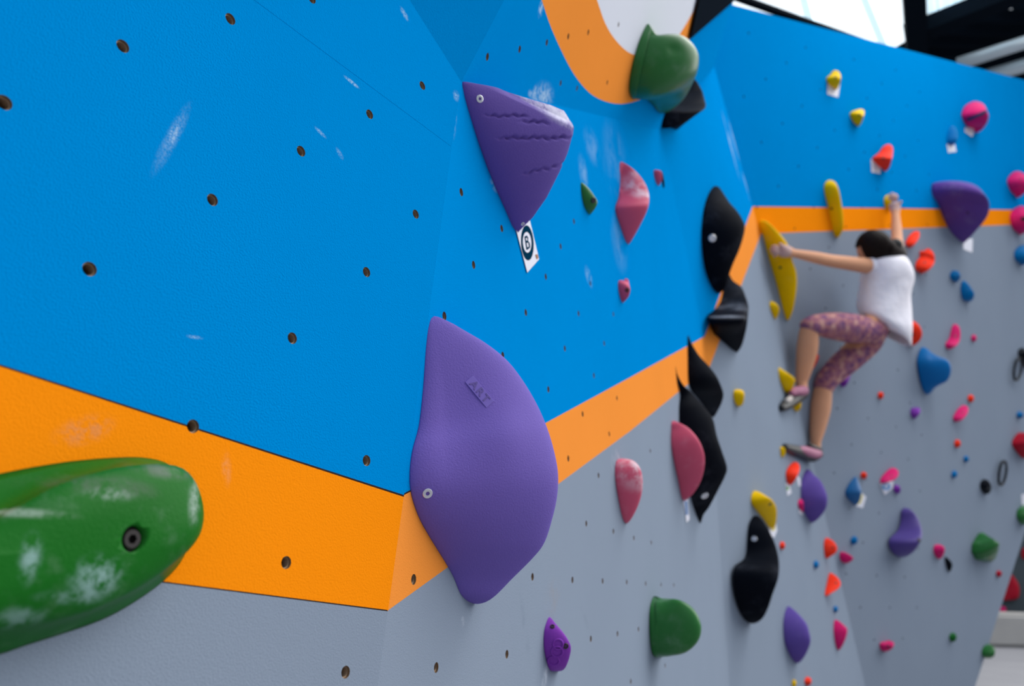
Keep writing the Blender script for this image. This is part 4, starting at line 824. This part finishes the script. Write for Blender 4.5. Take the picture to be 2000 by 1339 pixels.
Bn = [('pelvis', 'waist'), ('waist', 'chest'), ('chest', 'upper'), ('upper', 'neck'), ('neck', 'skull'), ('skull', 'crown'), ('upper', 'shl'), ('shl', 'ell'), ('ell', 'fal'), ('fal', 'wrl'), ('wrl', 'pal'), ('pal', 'pal2'),
      ('upper', 'shr'), ('shr', 'elr'), ('elr', 'far'), ('far', 'wrr'), ('wrr', 'par'), ('par', 'par2'), ('pelvis', 'hil'), ('hil', 'thl'), ('thl', 'knl'), ('knl', 'cal'), ('cal', 'cal2'), ('cal2', 'anl'), ('anl', 'hel'), ('hel', 'tol'),
      ('pelvis', 'hir'), ('hir', 'thr'), ('thr', 'knr'), ('knr', 'car'), ('car', 'car2'), ('car2', 'anr'), ('anr', 'her'), ('her', 'tor')]
# fingers: short chains rooted inside the palms
def fingers(pref, base, ends, thumb):
    for i, (mid, tip) in enumerate(ends):
        b = (base[0] + (mid[0] - base[0]) * 0.25, base[1] + (mid[1] - base[1]) * 0.25, base[2]); 
        FJ = {'a': (*b, 0.012), 'b': (*mid, 0.0105), 'c': ((mid[0] + tip[0]) / 2, (mid[1] + tip[1]) / 2, (mid[2] + tip[2]) / 2, 0.0095), 'd': (*tip, 0.008)}
        fing.append(skin_obj('finger', FJ, [('a', 'b'), ('b', 'c'), ('c', 'd')], M_SKIN, None, 1))
    FJ = {'a': (*base, 0.014), 'b': (*thumb[0], 0.012), 'd': (*thumb[1], 0.009)}
    fing.append(skin_obj('finger', FJ, [('a', 'b'), ('b', 'd')], M_SKIN, None, 1))
fing = []
fingers('l', (1526, 489, 4.375), [((1515, 481, 4.355), (1507, 482, 4.40)), ((1513, 486, 4.35), (1504, 488, 4.40)), ((1514, 491, 4.35), (1506, 494, 4.40)), ((1517, 496, 4.36), (1511, 500, 4.40))], ((1528, 480, 4.36), (1522, 475, 4.37)))
fingers('r', (1747, 397, 5.38), [((1739, 386, 5.37), (1733, 387, 5.41)), ((1742, 382, 5.36), (1736, 380, 5.41)), ((1747, 381, 5.36), (1741, 377, 5.41)), ((1752, 384, 5.36), (1748, 379, 5.41))], ((1758, 396, 5.34), (1762, 392, 5.34)))
body = skin_obj('body', J, Bn, M_SKIN, person, 2)
def join_into(o, others):
    bm = bmesh.new(); bm.from_mesh(o.data)
    for q in others: bm.from_mesh(q.data); me_ = q.data; bpy.data.objects.remove(q); bpy.data.meshes.remove(me_)
    bm.to_mesh(o.data); bm.free()
    for p in o.data.polygons: p.use_smooth = True
# head with face: an egg with nose, brow, eyes and ears, turned toward the wall and down
def head():
    bm = bmesh.new(); bmesh.ops.create_uvsphere(bm, u_segments=28, v_segments=20, radius=1)
    for v in bm.verts:
        x, y, z = v.co; v.co = Vector((x * 0.072, y * 0.092, z * 0.108))
        if z < 0: v.co.x *= 1 + 0.28 * z; v.co.y = v.co.y * (1 + 0.12 * z) - 0.008 * z
        fr = -v.co.y / 0.092
        if fr > 0.6:
            zz = z
            v.co.y -= 0.022 * math.exp(-(x / 0.13) ** 2 - ((zz + 0.18) / 0.14) ** 2)       # nose
            v.co.y += 0.010 * math.exp(-((abs(x) - 0.38) / 0.15) ** 2 - ((zz - 0.02) / 0.12) ** 2)  # eye sockets
            v.co.y -= 0.005 * math.exp(-(x / 0.3) ** 2 - ((zz + 0.5) / 0.08) ** 2)         # lips
    return bm
hp = W(P3(1706, 490, 4.80)); fwd = (Wd(Vector((-0.75, 0.45, 0.55)))).normalized(); upv = (Wd(Vector((-0.35, -0.9, 0.0)))).normalized()
yv = -fwd; xv = yv.cross(upv).normalized(); zv = xv.cross(yv).normalized()
HMx = Matrix(((xv.x, yv.x, zv.x, hp.x), (xv.y, yv.y, zv.y, hp.y), (xv.z, yv.z, zv.z, hp.z), (0, 0, 0, 1)))
bm = head(); bm.transform(HMx); hd = mk('head_tmp', bm, M_SKIN)
def earm(sx_):
    bm = bmesh.new(); bmesh.ops.create_uvsphere(bm, u_segments=10, v_segments=8, radius=1); bmesh.ops.scale(bm, vec=(0.010, 0.018, 0.032), verts=bm.verts); bmesh.ops.translate(bm, vec=(sx_ * 0.074, 0.008, -0.008), verts=bm.verts); bm.transform(HMx); return mk('ear_tmp', bm, M_SKIN)
join_into(body, fing + [hd, earm(1), earm(-1)])
M_HAND = mat('chalky_skin', (0.62, 0.42, 0.38, 1), 0.8, 0.05)
body.data.materials.append(M_HAND)
for c_, rr_ in ((W(P3(1517, 489, 4.37)), 0.085), (W(P3(1746, 393, 5.38)), 0.085)):
    for p in body.data.polygons:
        if (p.center - c_).length < rr_: p.material_index = 1
M_EYE = mat('eye', (0.02, 0.015, 0.012, 1), 0.2); M_LIP = mat('lips', (0.35, 0.09, 0.07, 1), 0.5)
for sx_ in (-1, 1):
    bm = bmesh.new(); bmesh.ops.create_uvsphere(bm, u_segments=12, v_segments=8, radius=0.011); bmesh.ops.translate(bm, vec=(sx_ * 0.029, -0.076, 0.002), verts=bm.verts); bm.transform(HMx); mk('eye', bm, M_EYE, person)
bm = bmesh.new(); bmesh.ops.create_uvsphere(bm, u_segments=12, v_segments=8, radius=1); bmesh.ops.scale(bm, vec=(0.022, 0.006, 0.006), verts=bm.verts); bmesh.ops.translate(bm, vec=(0, -0.086, -0.053), verts=bm.verts); bm.transform(HMx); mk('mouth', bm, M_LIP, person)
# hair cap, bun and ponytail
M_HAIR = mat('dark_hair', (0.010, 0.006, 0.005, 1), 0.5, 0.08, grain=90, gstr=0.5, gdist=0.005)
bm = bmesh.new(); bmesh.ops.create_uvsphere(bm, u_segments=32, v_segments=24, radius=1)
for v in bm.verts:
    x, y, z = v.co; v.co = Vector((x * 0.088, y * 0.108 + 0.012, z * 0.116 + 0.012)) * (1 + 0.02 * math.sin(14 * math.atan2(x, y + 1e-5)))
dl = [v for v in bm.verts if (v.co.y < -0.052 and v.co.z < 0.062) or v.co.z < -0.075]; bmesh.ops.delete(bm, geom=dl, context='VERTS')
bm.transform(HMx); hair = mk('hair', bm, M_HAIR, person); sd = hair.modifiers.new('thick', 'SOLIDIFY'); sd.thickness = 0.012
skin_obj('ponytail', {'a': (1718, 484, 4.75, 0.075), 'b': (1733, 487, 4.77, 0.070), 'c': (1746, 490, 4.80, 0.064), 'd': (1756, 495, 4.83, 0.056), 'e': (1762, 504, 4.85, 0.036)}, [('a', 'b'), ('b', 'c'), ('c', 'd'), ('d', 'e')], M_HAIR, hair, 2)
skin_obj('hair_tie', {'a': (1742, 480, 4.76, 0.040), 'b': (1750, 477, 4.77, 0.044), 'c': (1758, 480, 4.79, 0.034)}, [('a', 'b'), ('b', 'c')], mat('black_cloth', (0.004, 0.008, 0.009, 1), 0.6), hair, 2)
# shirt: loft between left and right edge pixels
def loft(name, rings, m, parent, hd=0.105, n=32, thick=0.004):
    bm = bmesh.new(); R = []
    for (lx, ly), (rx, ry), z, dd in rings:
        A = P3(lx, ly, z); Bq = P3(rx, ry, z + 0.08); c = (A + Bq) / 2; u = (Bq - A) / 2; dv = Vector((0, 0, 1)).cross(u).cross(u).normalized(); dv = Vector((0, 0, 1)) - u * (u.z / u.length_squared); dv.normalize()
        R.append([bm.verts.new(W(c + u * (math.copysign(abs(math.cos(t)) ** 0.85, math.cos(t))) + dv * (dd * math.sin(t) + 0.010 * math.sin(5 * t + ly * 0.12) * (0.3 + 0.7 * (ly > 530))))) for t in [2 * math.pi * i / n for i in range(n)]])
    for a, b in zip(R, R[1:]):
        for i in range(n): bm.faces.new((a[i], a[(i + 1) % n], b[(i + 1) % n], b[i]))
    bmesh.ops.recalc_face_normals(bm, faces=bm.faces); o = mk(name, bm, m, parent); s = o.modifiers.new('thick', 'SOLIDIFY'); s.thickness = thick; s2 = o.modifiers.new('sub', 'SUBSURF'); s2.levels = 2; s2.render_levels = 2; return o
M_TEE = mat('white_jersey', (0.95, 0.92, 0.98, 1), 0.85, 0.05, grain=13, gstr=0.45, gdist=0.02)
loft('shirt', [((1714, 501), (1744, 499), 4.80, 0.06), ((1702, 501), (1756, 500), 4.79, 0.085), ((1692, 506), (1764, 507), 4.78, 0.115), ((1691, 524), (1772, 528), 4.78, 0.135), ((1689, 545), (1776, 548), 4.78, 0.135), ((1685, 568), (1768, 574), 4.77, 0.13), ((1682, 590), (1768, 602), 4.76, 0.135),
     ((1684, 606), (1770, 628), 4.74, 0.14), ((1694, 616), (1770, 650), 4.72, 0.14), ((1716, 630), (1768, 668), 4.71, 0.12), ((1730, 642), (1766, 674), 4.71, 0.10)], M_TEE, person)
skin_obj('sleeve', {'a': (1716, 520, 4.80, 0.064), 'b': (1700, 520, 4.765, 0.060), 'c': (1691, 519, 4.75, 0.056)}, [('a', 'b'), ('b', 'c')], M_TEE, person, 2)
# leggings with a busy print
def leggings_mat():
    m = mat('printed_leggings', (0.30, 0.10, 0.16, 1), 0.75, 0.2); nt = m.node_tree; N, L = nt.nodes, nt.links; b = N['Principled BSDF']
    g = N.new('ShaderNodeNewGeometry'); v = N.new('ShaderNodeTexVoronoi'); v.inputs['Scale'].default_value = 42; L.new(g.outputs['Position'], v.inputs['Vector'])
    n = N.new('ShaderNodeTexNoise'); n.inputs['Scale'].default_value = 26; n.inputs['Detail'].default_value = 3; L.new(g.outputs['Position'], n.inputs['Vector'])
    r = N.new('ShaderNodeValToRGB'); L.new(n.outputs['Fac'], r.inputs[0]); e = r.color_ramp.elements
    e[0].position = 0.34; e[0].color = (0.085, 0.025, 0.13, 1); e[1].position = 0.68; e[1].color = (0.70, 0.45, 0.33, 1)
    for p, c in ((0.44, (0.19, 0.05, 0.15, 1)), (0.52, (0.36, 0.12, 0.15, 1)), (0.60, (0.46, 0.20, 0.17, 1))): q = e.new(p); q.color = c
    mx_ = N.new('ShaderNodeMix'); mx_.data_type = 'RGBA'; mv = N.new('ShaderNodeMath'); mv.operation = 'MULTIPLY'; mv.inputs[1].default_value = 0.5; L.new(v.outputs['Distance'], mv.inputs[0]); L.new(mv.outputs[0], mx_.inputs[0]); L.new(r.outputs[0], mx_.inputs[6]); mx_.inputs[7].default_value = (0.5, 0.26, 0.32, 1); L.new(mx_.outputs[2], b.inputs['Base Color']); return m
LJ = {'w': (1712, 630, 4.77, 0.114), 'p': (1704, 652, 4.76, 0.131), 'hil': (1688, 646, 4.68, 0.103), 'thl0': (1665, 641, 4.64, 0.098), 'thl': (1635, 637, 4.59, 0.089), 'thl2': (1605, 634, 4.54, 0.076), 'knl': (1582, 635, 4.50, 0.071), 'kl2': (1578, 650, 4.505, 0.067),
      'hir': (1693, 672, 4.80, 0.097), 'thr': (1655, 703, 4.76, 0.089), 'thr2': (1628, 727, 4.74, 0.075), 'knr': (1609, 748, 4.72, 0.068), 'kr2': (1606, 770, 4.70, 0.065)}
skin_obj('leggings', LJ, [('w', 'p'), ('p', 'hil'), ('hil', 'thl0'), ('thl0', 'thl'), ('thl', 'thl2'), ('thl2', 'knl'), ('knl', 'kl2'), ('p', 'hir'), ('hir', 'thr'), ('thr', 'thr2'), ('thr2', 'knr'), ('knr', 'kr2')], leggings_mat(), person, 2, root=1)
# climbing shoes
M_RUB = mat('black_rubber', (0.008, 0.010, 0.012, 1), 0.5); M_PNK = mat('pink_shoe_strap', (0.42, 0.14, 0.24, 1), 0.6, blot=0.6, bscale=60); M_WSH = mat('pale_shoe_panel', (0.5, 0.45, 0.42, 1), 0.6)
s1 = skin_obj('climbing_shoe', {'a': (1573, 760, 4.46, 0.040), 'b': (1563, 769, 4.44, 0.043), 'c': (1547, 781, 4.35, 0.038), 'd': (1534, 791, 4.20, 0.032), 'e': (1525, 797, 4.10, 0.018)}, [('a', 'b'), ('b', 'c'), ('c', 'd'), ('d', 'e')], M_RUB, person)
skin_obj('strap', {'a': (1577, 761, 4.42, 0.028), 'b': (1564, 764, 4.39, 0.034), 'c': (1551, 764, 4.33, 0.027), 'd': (1544, 770, 4.29, 0.016)}, [('a', 'b'), ('b', 'c'), ('c', 'd')], M_PNK, s1)
skin_obj('side_panel', {'a': (1545, 776, 4.28, 0.017), 'b': (1536, 785, 4.17, 0.017)}, [('a', 'b')], M_WSH, s1, 1)
s2 = skin_obj('climbing_shoe', {'a': (1600, 882, 4.60, 0.038), 'b': (1585, 889, 4.52, 0.046), 'c': (1566, 884, 4.36, 0.038), 'd': (1547, 878, 4.18, 0.030), 'e': (1532, 872, 4.03, 0.019)}, [('a', 'b'), ('b', 'c'), ('c', 'd'), ('d', 'e')], M_RUB, person)
skin_obj('strap', {'a': (1601, 886, 4.55, 0.028), 'b': (1586, 886, 4.47, 0.034), 'c': (1571, 880, 4.33, 0.030), 'd': (1560, 877, 4.25, 0.017)}, [('a', 'b'), ('b', 'c'), ('c', 'd')], M_PNK, s2)
skin_obj('ankle_strap', {'a': (1577, 869, 4.47, 0.020), 'b': (1590, 875, 4.50, 0.019), 'c': (1604, 877, 4.55, 0.017)}, [('a', 'b'), ('b', 'c')], M_RUB, s2, 1)
# wrist band and arm
print('SCENE DONE', len(bpy.data.objects), 'nuts5', len(nuts5), 'K', zK, 'M', zM, 'V', zV, 'B', zB, 'P4n', P4.n, P4.n.dot(upc), 'P3', P3p.n, P3p.n.dot(upc))
for q in [(1525, 798), (1545,785),(1531, 875),(1560,885), (1575,640)]: print(q, near_plane(*q).z(*q))
for o in bpy.data.objects:
    if o.get('label','').startswith(('long curved','yellow hold gripped')): print([(q, (surf(o,*q)[0]-CW).dot(Wd(Vector((0,0,1))))) for q in [(1520,488),(1505,488),(1530,490),(1735,390),(1738,400)] if surf(o,*q)])
